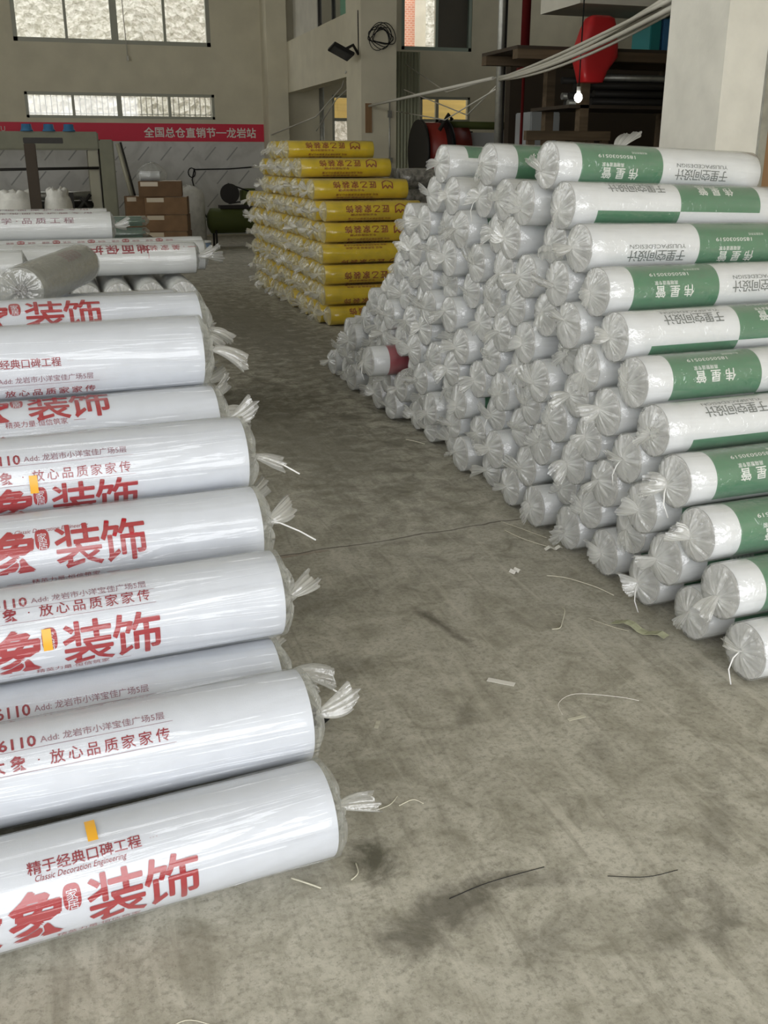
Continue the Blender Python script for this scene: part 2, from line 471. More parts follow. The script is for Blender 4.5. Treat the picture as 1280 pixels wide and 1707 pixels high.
# ------------------------------------------------------------------ rolls and their bags
def roll_body(L, r, xs, colour, n=48, wound_i=None, seed=0):
    """wound roll along +x; xs = cuts along the length, colour(i, th) -> material slot"""
    mb = MB(); rd = random.Random(seed)
    ph = [rd.uniform(0, 6.28) for _ in range(3)]
    def rr(th, x): return r * (1 - .004 + .004 * math.sin(2 * th + ph[0]) * math.sin(3 * x / L + ph[1]))
    rings = []
    for x in xs:
        rings.append([(x, -rr(th, x) * math.sin(th), rr(th, x) * math.cos(th)) for th in [2 * PI * k / n for k in range(n)]])
    b = mb.add([v for q in rings for v in q], [], 0)
    for i in range(len(xs) - 1):
        for k in range(n):
            a = b + i * n + k; c = b + i * n + (k + 1) % n
            mb.f.append([a, a + n, c + n, c]); mb.m.append(colour(i, 2 * PI * (k + .5) / n)); mb.sm.append(True)
    w = wound_i if wound_i is not None else 0
    rc = .018
    for x, sgn in ((xs[0], 1), (xs[-1], -1)):         # faces of wound layers with a hollow core
        r1 = [(x, -r * .985 * math.sin(t), r * .985 * math.cos(t)) for t in [2 * PI * k / n for k in range(n)]]
        r2 = [(x + sgn * .006, -rc * math.sin(t), rc * math.cos(t)) for t in [2 * PI * k / n for k in range(n)]]
        r3 = [(x + sgn * .05, -rc * math.sin(t), rc * math.cos(t)) for t in [2 * PI * k / n for k in range(n)]]
        if sgn < 0: mb.loft([r1, r2, r3], w, False)
        else: mb.loft([[*q][::-1] for q in (r1, r2, r3)], w, False)
        mb.add([(x + sgn * .05, -rc * math.sin(2 * PI * k / n), rc * math.cos(2 * PI * k / n)) for k in range(n)], [list(range(n))], w)
    return mb

def pleat(rd, ns=(7, 11, 17, 25), am=(1, .8, .7, .5)):
    ph = [(n + rd.choice((-1, 0, 1)), a * rd.uniform(.6, 1.2), rd.uniform(0, 6.28)) for n, a in zip(ns, am)]
    return lambda th: sum(a * math.cos(n * th + p) for n, a, p in ph) / 1.8

def bag_mesh(name, L, r, seed, material, near='knot', far='flat', n=80, mid=14, wr=.0016, bulge=.045, near_gap=.0, far_gap=.0, fo=.0105):
    """thin sleeve round a roll; each end is gathered to a knot ('knot') or folded flat ('flat')"""
    rd = random.Random(seed); P = pleat(rd); P2 = pleat(rd, (3, 5, 8, 13)); P3 = pleat(rd, (16, 23, 31, 43))
    rings = []; g = []
    ths = [2 * PI * k / n for k in range(n)]
    kn = (rd.uniform(-.018, .018), rd.uniform(-.018, .014))
    def end(kind, sgn, x0, gap):
        out = []
        T = 11 if kind == 'knot' else 5
        for i in range(T + 1):
            t = i / T
            if kind == 'knot':
                ring = []; gg = []
                for th in ths:
                    rho = r * (1 - t) ** .9 * (1 + .05 * math.sin(PI * min(1, t * 2.2))) + .007 * t
                    fold = P(th) * fo * math.sin(PI * min(1, t * 1.05)) ** .8 + P3(th) * .004 * math.sin(PI * t)
                    rho *= 1 + .035 * P2(th) * math.sin(PI * t)
                    x = gap + bulge * (math.sin(t * PI / 2) ** 1.6) + fold
                    ring.append((x0 + sgn * max(x, .003), -rho * math.sin(th) + kn[0] * t, rho * math.cos(th) + kn[1] * t))
                    gg.append(min(1, max(0, min(.24, t * 1.5) + t ** 2.4 * .8 + .15 * P3(th) * t + .10 * P(th))))
            else:
                ring = []; gg = []
                for th in ths:
                    rho = r * (1 - t) + .03 * r * t
                    ring.append((x0 + sgn * (gap + .012 * math.sin(t * PI / 2) + .004 * P(th) * math.sin(PI * t)), -rho * math.sin(th), rho * math.cos(th)))
                    gg.append(.25 * t)
            out.append((ring, gg))
        return out
    A = end(near, -1, 0, near_gap)[::-1]
    S = []
    for j in range(1, mid):
        u = j / mid
        e = (1 - min(u, 1 - u) * 2) ** 2.5
        ring = []; gg = []
        for th in ths:
            tw = th + .35 * math.sin(u * 5 + seed) + .9 * (u - .5)
            rho = r + wr * (P2(tw) * (.5 + .5 * e) + .55 * P(tw * 1 + u) * e + .4 * P3(tw) * (.25 + e))
            ring.append((L * u, -rho * math.sin(th), rho * math.cos(th)))
            gg.append(min(1, max(0, .12 * P3(tw) * e + .10 * P(tw))))
        S.append((ring, gg))
    B = end(far, 1, L, far_gap)
    allr = A + S + B
    mb = MB(); mb.loft([q[0] for q in allr], 0, False)
    me = mb.mesh(name, [material])
    at = me.attributes.new('gather', 'FLOAT', 'POINT')
    at.data.foreach_set('value', [x for q in allr for x in q[1]])
    return me, (Vector((-(bulge + near_gap), kn[0], kn[1])), Vector((L + bulge + far_gap, kn[0], kn[1])))

def tail_mesh(name, seed, length, width, material, n=44, flat=.5, m=9):
    """flared, pleated end of film beyond the knot, pointing along +x"""
    rd = random.Random(seed); P = pleat(rd, (5, 8, 12, 18)); P2 = pleat(rd, (2, 3, 4, 6)); P3 = pleat(rd, (9, 14, 21, 29))
    bend = (rd.uniform(-.5, .5), rd.uniform(-.7, .25)); rings = []; g = []
    for i in range(m + 1):
        s = i / m
        ring = []; gg = []
        for k in range(n):
            th = 2 * PI * k / n
            rad = .005 + width * (s ** .8) * (1.12 - .35 * s * s) * (1 + .15 * P(th) * s + .20 * P2(th) * s)
            x = length * s * (1 + .10 * P2(th + 1) * s + .035 * P3(th) * s)
            y = rad * math.cos(th) + bend[0] * length * s * s * .8
            z = rad * flat * math.sin(th) * (1 + .5 * P3(th) * s) + bend[1] * length * s * s * .8
            ring.append((x - .006, y, z)); gg.append(min(1, max(0, .9 * (1 - s) + .35 * P3(th))))
        rings.append(ring); g += gg
    mb = MB(); mb.loft(rings, 0, False)
    me = mb.mesh(name, [material])
    at = me.attributes.new('gather', 'FLOAT', 'POINT'); at.data.foreach_set('value', g)
    return me

ORD = 'first second third fourth fifth sixth seventh eighth ninth tenth eleventh twelfth thirteenth fourteenth fifteenth sixteenth seventeenth eighteenth nineteenth twentieth'.split()

# ------------------------------------------------------------------ room
XL, XR, YB, ZC = -6.0, 12.0, 21.3, 6.2
mb = MB(); mb.box(XL - .2, XR + .2, DY - 6, YB + .2, -.2, 0); struct('floor', mb, ['concrete'])
mb = MB(); mb.box(XL - .2, XR + .2, DY - .2, YB + .2, ZC, ZC + .2); struct('ceiling', mb, ['ceiling_paint'])
def wall_xz(name, x0, x1, z0, z1, y0, y1, holes, m):
    xs = sorted({x0, x1, *[h[0] for h in holes], *[h[1] for h in holes]}); zs = sorted({z0, z1, *[h[2] for h in holes], *[h[3] for h in holes]})
    mb = MB()
    for a, b in zip(xs, xs[1:]):
        run = None
        for c, d in zip(zs, zs[1:]):
            if not any(h[0] <= a and b <= h[1] and h[2] <= c and d <= h[3] for h in holes): mb.box(a, b, y0, y1, c, d)
    return struct(name, mb, [m])
WIN = [(-.37, 3.27, 3.56, 5.5), (-.29, 3.28, 2.24, 2.70), (5.70, 6.9, 1.45, 2.74), (7.63, 8.76, 1.45, 2.74), (7.20, 8.76, 3.63, 5.5)]
wall_xz('wall_back', XL, XR, 0, ZC, YB, YB + .2, WIN, 'plaster')
wall_xz('wall_front', XL, XR, 0, ZC, DY - .2, DY, [(DX0, DX1, 0, DZ1)], 'plaster')
mb = MB()
for a in ((XL - .2, XL, DY, YB, 0, 2.8), (XL - .2, XL, DY, YB, 5.6, ZC), (XL - .2, XL, DY, 1.2, 2.8, 5.6), (XL - .2, XL, 15.2, YB, 2.8, 5.6)): mb.box(*a)
struct('wall_left', mb, ['plaster'])
mb = MB()
for a in ((DY, 17, 0, ZC), (20, YB, 0, ZC), (17, 20, 0, 4.4), (17, 20, 5.4, ZC)): mb.box(XR, XR + .2, *a)
struct('wall_right', mb, ['plaster_grey'])
mb = MB()
for y in (17, 18.46, 19.92): mb.box(XR + .08, XR + .14, y, y + .08, 4.4, 5.4)
for z in (4.4, 5.32): mb.box(XR + .08, XR + .14, 17, 20, z, z + .08)
o = struct('window_added_bay', mb, ['frame_metal']); MB().box(XR + .10, XR + .106, 17.08, 19.92, 4.48, 5.32).build('pane', ['glass'], o)  # unseen window, added to bring more daylight into the side bay
mb = MB(); mb.box(5.0, 5.2, DY, 4.6, 0, ZC); struct('wall_side', mb, ['plaster'])
mb = MB(); mb.box(4.52, XR, 4.6, 4.75, 0, ZC); mb.box(3.45, 4.52, 4.6, 4.75, 2.3, ZC); struct('wall_cross', mb, ['plaster_pale'])
mb = MB(); mb.box(3.2, 3.45, 4.54, 5.05, 0, ZC); mb.box(3.2, 3.204, 4.54, 4.541, 0, 1, 0)
struct('pillar', mb, ['plaster_pale'])
# door beside the pillar
d = struct('door_1', MB().box(3.51, 4.46, 4.60, 4.645, .02, 2.2), ['wood_brown'])
f = MB(); f.box(3.445, 3.50, 4.53, 4.66, 0, 2.28); f.box(4.47, 4.52, 4.53, 4.66, 0, 2.28); f.box(3.445, 4.52, 4.53, 4.66, 2.2, 2.28)
f.build('door_frame', ['galvanised'], d, bevel=.006)
h = MB(); h.tube([(4.36, 4.60, 1.02), (4.36, 4.55, 1.02), (4.24, 4.55, 1.02)], .012); h.build('handle', ['galvanised'], d)

# window frames and panes
def window(name, x0, x1, z0, z1, mull, trans=(), fw=.07, m='frame_metal', bars=0, y=YB + .06):
    mb = MB()
    for a in ((x0, x0 + fw, z0, z1), (x1 - fw, x1, z0, z1), (x0, x1, z0, z0 + fw), (x0, x1, z1 - fw, z1)): mb.box(a[0], a[1], y - .05, y + .06, a[2], a[3])
    for x, wd in mull: mb.box(x - wd / 2, x + wd / 2, y - .04, y + .05, z0 + fw, z1 - fw)
    for z in trans: mb.box(x0 + fw, x1 - fw, y - .04, y + .05, z - .03, z + .03)
    o = struct(name, mb, [m])
    gp = MB(); gp.box(x0 + fw, x1 - fw, y + .004, y + .010, z0 + fw, z1 - fw); gp.build('pane', ['glass'], o)
    if bars:
        b = MB()
        n = bars
        for i in range(n):
            x = x0 + (x1 - x0) * (i + .5) / n; b.tube([(x, y + .12, z0), (x, y + .12, z1)], .009, 6)
        b.tube([(x0, y + .12, z0 + .09), (x1, y + .12, z0 + .09)], .009, 6)
        b.build('security_bars', ['galvanised'], o)
    return o
window('window_1', *WIN[0], [(.58, .05), (1.46, .13), (2.40, .05)], fw=.075)
window('window_2', *WIN[1], [(.58, .05), (1.44, .09), (2.40, .05)], fw=.05, bars=34)
window('window_3', *WIN[2], [(6.35, .06)], (2.27,), fw=.05)
window('window_4', *WIN[3], [(8.02, .06)], (2.27, 2.16), fw=.05)
o = window('window_5', *WIN[4], [(7.98, .06)], fw=.07, m='frame_green')
MB().box(8.0, 8.69, YB + .10, YB + .13, 3.70, 5.43).build('dark_sash', ['dark_brown_steel'], o)
mb = MB(); mb.box(XL - .2, XL - .14, 1.2, 15.2, 2.8, 2.9); mb.box(XL - .2, XL - .14, 1.2, 15.2, 5.5, 5.6)
for i in range(9): mb.box(XL - .2, XL - .14, 1.2 + 1.74 * i, 1.28 + 1.74 * i, 2.8, 5.6)
o = struct('window_added_side', mb, ['frame_metal'])  # unseen window strip, added to fill the hall with daylight
MB().box(XL - .18, XL - .174, 1.2, 15.2, 2.9, 5.5).build('pane', ['glass'], o)

# outside
mb = MB(); nx, ny = 30, 14; rr = random.Random(3)
vs = [(-8 + 24 * i / nx, 23.2 + 7.5 * j / ny + rr.uniform(-.25, .25), -1 + 11 * j / ny + rr.uniform(-.2, .2)) for j in range(ny + 1) for i in range(nx + 1)]
mb.add(vs, [(j * (nx + 1) + i, j * (nx + 1) + i + 1, (j + 1) * (nx + 1) + i + 1, (j + 1) * (nx + 1) + i) for j in range(ny) for i in range(nx)], 0, True)
struct('hillside_outside', mb, ['rock_slope'])
mb = MB(); mb.box(6.0, 8.08, 23.0, 24.0, 3.1, 7.5, 0); mb.box(8.08, 8.33, 22.96, 24.0, 3.1, 7.5, 1)
tag(mb.build('brick_building', ['brick', 'plaster_pale']), 'red brick building seen through the high window', 'building', kind='structure')
tag(MB().box(5.2, 10, 22.2, 22.3, 2.30, 3.05).build('tan_wall_outside', ['outside_tan']), 'tan boarding outside the low windows', 'wall', kind='structure')

# pillar by the banner, beam, middle column and the wall over the beam
struct('column', MB().box(4.26, 4.66, 20.75, YB, 0, ZC), ['plaster'])
struct('column', MB().box(4.64, 5.2, 15.62, 16.44, 0, ZC), ['plaster'])
struct('beam', MB().box(4.66, 4.92, 16.44, 20.75, 2.73, 3.64), ['plaster'])
mb = MB(); mb.box(4.80, 4.9, 16.44, 16.9, 3.64, ZC); mb.box(4.80, 4.9, 18.9, 20.75, 3.64, ZC); mb.box(4.80, 4.9, 16.9, 18.9, 5.4, ZC)
struct('wall_upper', mb, ['plaster_grey'])
mb = MB(); mb.box(4.82, 4.88, 16.9, 16.95, 3.64, 5.4); mb.box(4.82, 4.88, 18.85, 18.9, 3.64, 5.4); mb.box(4.82, 4.88, 17.9, 17.96, 3.64, 5.4)
o = struct('window_7', mb, ['dark_steel']); MB().box(4.845, 4.851, 16.95, 18.85, 3.64, 5.4).build('pane', ['glass'], o)
tag(MB().box(4.93, 4.95, 16.9, 17.8, 3.642, 5.3).build('green_net', ['net_green']), 'dark green net hanging behind the opening above the beam', 'net')
struct('ceiling_mezzanine', MB().box(4.70, XR, 8.9, 9.7, 2.82, 3.02), ['plaster_grey'])
struct('wall_added_dark', MB().box(6.0, XR, 13.2, 13.35, 0, 2.8), ['dark_brown_steel'])  # added wall; its dark colour stands in for the bay's unlit depth

# ------------------------------------------------------------------ right pile: bagged rolls with green print
RL, RR = .96, .0868
cuts = [0, .10, .475, .86, .96]
def col_a(i, th):
    top = math.cos(th) > 0
    if i == 1: return 1 if top else 0
    if i == 2: return 0 if top else 1
    return 0
def green_print(mb, half):
    """lettering of one half of the sleeve; half 0 = green first, 180 = white first; all set upside down"""
    xg, xw = (.29, .665) if half == 0 else (.665, .285)
    r = RR + .0007
    for i, ch in enumerate('管星伟'): letters(mb, ch, .046, xg - .075 + .062 * i, half + 33, r, 3, True, .015)
    letters(mb, '高端管道专家', .017, xg - .05, half + 12, r, 3, True, .01)
    letters(mb, '18505030519', .020, xg - .03, half - 10, r, 3, True, .006, width=.17)
    letters(mb, '电话服务热线', .012, xg + .08, half - 24, r, 3, True)
    for i, ch in enumerate('计设间空里于'): letters(mb, ch, .046, xw - .108 + .043 * i, half + 28, r, 2, True, .008)
    letters(mb, 'YULISPACEDESIGN', .021, xw, half + 5, r, 2, True, .004, width=.25)
mb = roll_body(RL, RR, cuts, col_a, wound_i=4)
green_print(mb, 0); green_print(mb, 180)
me_green = mb.mesh('film_body', ['white_film', 'green_print', 'grey_ink', 'white_ink', 'wound_white'])
mb = roll_body(RL, RR, [0, .10, .40, .86, .96], lambda i, th: 1 if i == 1 else 0, wound_i=2)
me_red = mb.mesh('film_body', ['white_film', 'red_band', 'wound_white'])
BAGS = [bag_mesh('plastic_bag', RL, .0905, 11 + s, 'bag_clear', near_gap=.006, bulge=.020 + .005 * (s % 3), fo=.0065) for s in range(7)]
TAILS = [tail_mesh('bag_tail', 40 + s, .056 + .009 * (s % 3), .044 + .008 * (s % 2), 'bag_tail', flat=.22 + .14 * (s % 3)) for s in range(7)]
mb = MB(); mb.tube([(0, 0, 0), (.02, .012, -.02), (.03, .02, -.055), (.02, .03, -.10)], .0022, 6); me_tie = mb.mesh('tie_string', ['white_tie'])

def bagged_roll(name, label, group, loc, yaw, tilt, body, bag, tail, phi, spin=0., body_cat='roll', tail_dir=None, tie=False, sc=1.):
    t = thing(name, label, body_cat, loc, (0, tilt, yaw), group)
    b = link('film_body', body, None, t, (0, 0, 0), (phi, 0, 0))
    me, (k0, k1) = bag
    g = link('plastic_bag', me, None, t, (0, 0, 0), (spin, 0, 0))
    kp = Matrix.Rotation(spin, 3, 'X') @ k0
    e = tail_dir or Euler((rnd.uniform(0, 6.28), rnd.uniform(-.75, .75), PI + rnd.uniform(-.75, .75)))
    tl = link('bag_tail', tail, None, t, kp, e)
    if tie: link('tie_string', me_tie, None, t, kp, (rnd.uniform(-.5, .5), 0, PI + rnd.uniform(-.6, .6)))
    return t

CNT = [18, 17, 16, 14, 13, 11, 10, 9, 8, 6, 3]
FRONT_PHI = {10: 70, 9: 8 + 180, 8: 78 + 180, 7: 55, 6: 17 + 180, 5: 43, 4: 14 + 180, 3: 41, 2: 55, 1: 50, 0: 60}
TILT = {10: .042, 9: .030, 8: .016, 7: .006}
LIFT = {10: .039, 9: .028, 8: .015, 7: .006}
for k, n in enumerate(CNT):
    for i in range(n):
        y = 2.22 + .149 * k + .28 * i; z = .0975 + .134 * k + LIFT.get(k, 0)
        if k == 10: y = (3.71, 4.26, 4.82)[i]
        fr = i == 0
        x = 1.862 + (0 if fr else rnd.uniform(-.035, .05))
        yaw = R(3) + (0 if fr else rnd.uniform(-.004, .004)); tilt = TILT.get(k, 0)
        phi = R(FRONT_PHI[k]) if fr else rnd.uniform(0, 6.28)
        body = me_green
        lab = f'green-banded bagged roll, {ORD[k]} row from the floor, {ORD[i]} from pile\'s near end'
        if k == 2 and i == 11:
            body = me_red; x -= .13; lab = 'white roll with dark red band sticking out low in the bagged pile'
        if k == 10: x += (0, -.02, 0)[i]; lab = ('green-banded bagged roll, topmost and nearest of the tall bagged pile', 'green-banded bagged roll in the middle of the top three on the tall pile', 'bagged white roll farthest back of the top three on the tall pile')[i]
        if k == 0 and fr: lab = 'bagged roll lowest at the near corner of the green-banded pile, big gathered end'
        q = bagged_roll('film_roll', lab, 'bagged rolls in the tall pile with green print', (x, y + rnd.uniform(-.002, .002) * (not fr), z), yaw, tilt,
                    body, BAGS[rnd.randrange(7)], TAILS[rnd.randrange(7)], phi, rnd.uniform(0, 6.28), tie=rnd.random() < .12)
        if k == 10 and i == 1:
            link('bag_flap', tail_mesh('bag_flap', 77, .14, .07, 'bag_tail', flat=.2), None, q, (.66, .02, .085), (0, -1.0, .3))

# ------------------------------------------------------------------ left pile: white rolls with red print
LL, LR = 1.25, .1085
def big_glyphs(mb, th, x_end, mi=1):
    r = LR + .0008
    letters(mb, '装', .118, x_end - .472, th, r, mi, False, .015)
    letters(mb, '饰', .118, x_end - .362, th, r, mi, False, .015)
    letters(mb, '象', .115, x_end - .625, th, r, mi, False, .03, .12)
    letters(mb, '大', .115, x_end - .745, th, r, mi, False, .03, .12)
    rp = [(.017 * math.copysign(abs(math.cos(a)) ** .6, math.cos(a)), .027 * math.copysign(abs(math.sin(a)) ** .7, math.sin(a))) for a in [2 * PI * k / 28 for k in range(28)]]
    wrap(mb, poly2d([rp]), x_end - .556, th - 13, r, mi)
    letters(mb, '家', .024, x_end - .556, th - 16, r + .0006, 0)
    letters(mb, '居', .024, x_end - .556, th - 5, r + .0006, 0)
def red_print(mb, spec):
    r = LR + .0008
    for kind, th in spec:
        if kind == 'logo': big_glyphs(mb, th, LL)
        elif kind == 'jing': letters(mb, '精于经典口碑工程', .0275, LL - .52, th, r, 2, False, .012); letters(mb, '· · ·', .012, LL - .385, th, r, 2)
        elif kind == 'classic': letters(mb, 'Classic Decoration Engineering', .017, LL - .53, th, r, 2, False, 0, .35, width=.175)
        elif kind == 'jy':
            letters(mb, '精英力量·恒信筑家', .020, LL - .51, th, r, 2)
            for xx in (-.635, -.395): wrap(mb, poly2d([[(-.016, -.0006), (.016, -.0006), (.016, .0006), (-.016, .0006)]]), LL + xx, th, r, 2)
        elif kind == 'fx':
            for i, ch in enumerate('放心品质家家传'): letters(mb, ch, .031, LL - .555 + .0365 * i, th, r, 2, False, .01)
            letters(mb, '·', .03, LL - .592, th, r, 2)
            letters(mb, '象', .034, LL - .632, th, r, 2, False, .025); letters(mb, '大', .034, LL - .675, th, r, 2, False, .025)
            wrap(mb, poly2d([[(-.22, -.0005), (.19, -.0005), (.19, .0005), (-.22, .0005)]]), LL - .5, th + 11, r, 3)
        elif kind == 'add':
            letters(mb, 'Add: 龙岩市小洋宝佳广场5层', .0205, LL - .455, th, r, 3, False, .006)
            letters(mb, '06110', .038, LL - .64, th, r, 2, False, .02)
            wrap(mb, poly2d([[(-.22, -.0005), (.19, -.0005), (.19, .0005), (-.22, .0005)]]), LL - .5, th + 9, r, 3)
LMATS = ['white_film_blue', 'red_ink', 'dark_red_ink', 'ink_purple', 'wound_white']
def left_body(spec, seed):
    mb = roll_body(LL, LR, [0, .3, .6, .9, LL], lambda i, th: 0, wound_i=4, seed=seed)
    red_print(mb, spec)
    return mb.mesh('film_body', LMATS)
LBAGS = [bag_mesh('plastic_bag', LL, .1115, 71 + s, 'bag_sheet', near='flat', far='knot', n=112, mid=44, wr=.0020, bulge=.030, far_gap=.012) for s in range(5)]
LTAILS = [tail_mesh('bag_tail', 90 + s, .088 + .008 * (s % 3), .030 + .004 * (s % 3), 'bag_tail', flat=.6) for s in range(5)]
mb = MB(); mb.tube([(0, 0, 0), (.03, -.012, -.005), (.08, -.03, -.03), (.12, -.05, -.055)], .0025, 6); me_ltie = mb.mesh('tie_strip', ['white_tie'])
def tape_mesh(th0, xe, lo, hi, wd=.020):
    mb = MB(); n = 10; r = LR + .0045
    vs = []
    for k in range(n + 1):
        th = R(lo + (hi - lo) * k / n)
        for x in (xe - wd / 2, xe + wd / 2): vs.append((x, -r * math.sin(th), r * math.cos(th)))
    mb.add(vs, [(2 * k, 2 * k + 1, 2 * k + 3, 2 * k + 2) for k in range(n)], 0, True)
    return mb
def left_roll(name, label, x_end, y, z, spec, seed, yaw=R(4), tape=None, tie=False, tail=(0, 0, 0), group='bagged rolls with red print'):
    c, s = math.cos(yaw), math.sin(yaw)
    t = thing(name, label, 'roll', (x_end - LL * c, y - LL * s, z), (0, 0, yaw), group)
    link('film_body', left_body(spec, seed) if spec is not None else me_left_plain, None, t)
    me, (k0, k1) = LBAGS[seed % 5]
    sp = seed * 1.3
    link('plastic_bag', me, None, t, (0, 0, 0), (sp, 0, 0))
    kp = Matrix.Rotation(sp, 3, 'X') @ k1
    link('bag_tail', LTAILS[seed % 5], None, t, kp, tail)
    if tie: link('tie_strip', me_ltie, None, t, kp)
    if tape: tape_mesh(*tape).build('tape', ['tape_yellow'], t)['label'] = 'yellow adhesive tape'
    return t
me_left_plain = left_body([], 5)
left_roll('printed_roll', 'white roll with big red lettering lying on the floor at the pile\'s foot', .44, 1.84, .115,
          [('jing', 36), ('classic', 48), ('logo', 87), ('jy', 126)], 0, R(6.2), (0, LL - .50, -4, 24), tail=(.3, -.05, .05))
left_roll('printed_roll', 'white roll with red address lines resting on the lowest red-print roll', .44, 2.024, .252,
          [('add', 26), ('fx', 49)], 1, tail=(.8, .0, -.05))
left_roll('printed_roll', 'white roll with address line peeping out below the taped lettering roll', .42, 2.25, .232,
          [('add', 42), ('fx', 60)], 2, tail=(.3, -.35, -.2), tie=True)
left_roll('printed_roll', 'white roll with slogan, yellow tape and cut-off red lettering, fourth from the floor', .44, 2.30, .452,
          [('add', 27), ('fx', 43), ('logo', 92), ('jy', 126)], 3, tape=(0, LL - .561, 66, 92), tail=(.5, -.5, .1))
left_roll('printed_roll', 'white roll with large red lettering just below the higher taped roll', .44, 2.555, .545,
          [('classic', 38), ('logo', 64), ('jy', 108), ('add', 134)], 4, tail=(.9, -.25, .2), tie=True)
left_roll('printed_roll', 'white roll with address, slogan, tape and red lettering along its lower side', .44, 2.73, .70,
          [('add', 48), ('fx', 73), ('logo', 116)], 5, tape=(0, LL - .568, 72, 96), tail=(.2, .35, .0), tie=True)
left_roll('printed_roll', 'white roll with lettering mostly hidden under the roll above, third from top', .40, 2.953, .747,
          [('logo', 22), ('jy', 54), ('add', 77), ('fx', 94)], 6, tail=(1.2, -.15, .05))
left_roll('printed_roll', 'white roll with slogan over address lines, second from the top of its slope', .38, 3.075, .94,
          [('jing', 80), ('add', 105), ('fx', 130)], 7, tape=(0, LL - .60, 72, 96), tail=(.4, .0, .1))
left_roll('printed_roll', 'white roll with big red lettering topmost on the red-print slope', .41, 3.30, .985,
          [('logo', 47), ('jy', 82)], 8, tail=(.0, .05, .15))
left_roll('printed_roll', 'plain white bagged roll just behind the topmost red-lettered roll', .42, 3.59, .905, None, 9, tail=(.2, .3, 0))
left_roll('printed_roll', 'plain white bagged roll under the silvery clear roll', .415, 3.818, .905, None, 10)
left_roll('printed_roll', 'plain white bagged roll under the far end of the silvery clear roll', .415, 4.052, .905, None, 11)
for i, (y, z) in enumerate([(2.45 + .228 * k, .113) for k in range(8)] + [(2.564 + .228 * k, .311) for k in range(7)] + [(2.906 + .228 * k, .509) for k in range(5)] + [(3.248 + .228 * k, .707) for k in range(4)]):
    left_roll('buried_roll', 'white bagged roll buried inside the red-print pile, at most its knot shows', .42, y, z, None, 12 + i, group='buried white rolls', tail=(i, -.1, .1))

# ------------------------------------------------------------------ stack behind the red-print pile
def plain_roll(name, label, x0, x1, y, z, r, yaw=0., mats=('white_film_plain', 'wound_white', 'red_ink', 'dark_red_ink', 'ink_purple'), deco=None, group=None, bagmat='bag_sheet', seed=1, tails=True):
    L = x1 - x0
    t = thing(name, label, 'roll', (x0, y, z), (0, 0, yaw), group)
    mb = roll_body(L, r - .004, [0, L * .3, L * .7, L], lambda i, th: 0, wound_i=1, n=40)
    if deco: deco(mb, L, r - .0033)
    mb.build('film_body', list(mats), t)
    me, (k0, k1) = bag_mesh('plastic_bag', L, r - .001, 300 + seed, bagmat, near='flat', far='knot', n=72, mid=24, wr=.0014, bulge=.022)
    link('plastic_bag', me, None, t)
    if tails: link('bag_tail', LTAILS[seed % 5], None, t, k1, (seed, 0, 0))
    return t
def deco_floor(mb, L, r):
    for i, ch in enumerate('膜护保面地'): letters(mb, ch, .075, L * .36 + .085 * i, 40, r, 3, True, .02)
    letters(mb, '一 · 美 家 装 饰', .05, L * .84, 38, r, 2, True, 0)
    wrap(mb, poly2d([[(-.001, -.05), (.001, -.05), (.001, .05), (-.001, .05)]]), L * .73, 50, r, 2)
def deco_emblem(mb, L, r):
    for i in range(5):
        wrap(mb, poly2d([[(.022 * math.cos(a), .022 * math.sin(a)) for a in [PI * 2 * k / 16 for k in range(16)]]]), .25 + .20 * i, 30, r, 2)
        letters(mb, '美家', .02, .25 + .20 * i, 30, r + .0006, 0)
        for q in (-.06, .06): letters(mb, '装饰', .022, .25 + .20 * i + q, 32, r, 3)
def deco_lines(mb, L, r):
    letters(mb, '诚 信 装 饰 地 面 保 护 膜 专 用', .030, L * .55, 15, r, 4, False, .005, width=L * .7)
    letters(mb, '家 居 美 学 · 品 质 工 程', .04, L * .5, 60, r, 4, False, .01, width=L * .6)
GS = 'rolls of the stack behind the red-print pile'
plain_roll('floor_film_roll', 'white roll with upside-down red lettering lying across roll ends', -.23, .76, 6.0, .955, .09, R(1), deco=deco_floor, group=GS, seed=1)
plain_roll('floor_film_roll', 'long white roll just behind the roll with upside-down red lettering', -.45, .84, 6.21, .953, .088, 0, group=GS, seed=2)
plain_roll('floor_film_roll', 'long white roll with a row of small red round emblems', -.45, .86, 6.42, .958, .092, 0, deco=deco_emblem, group=GS, seed=3)
plain_roll('floor_film_roll', 'white roll lying behind the emblem roll, under the lettered top roll', -.75, .31, 6.63, .955, .09, 0, group=GS, seed=4)
plain_roll('floor_film_roll', 'white roll with rows of dull red lettering topmost on the far stack', -.75, .33, 6.53, 1.112, .088, 0, deco=deco_lines, group=GS, seed=5)
plain_roll('floor_film_roll', 'white roll with dull lettering behind the topmost lettered roll', -.80, .32, 6.75, 1.118, .092, 0, deco=deco_lines, group=GS, seed=6)
plain_roll('floor_film_roll', 'short white roll ending beside the silvery clear roll, edge of photo', -1.2, -.18, 5.75, .955, .09, 0, group=GS, seed=7)
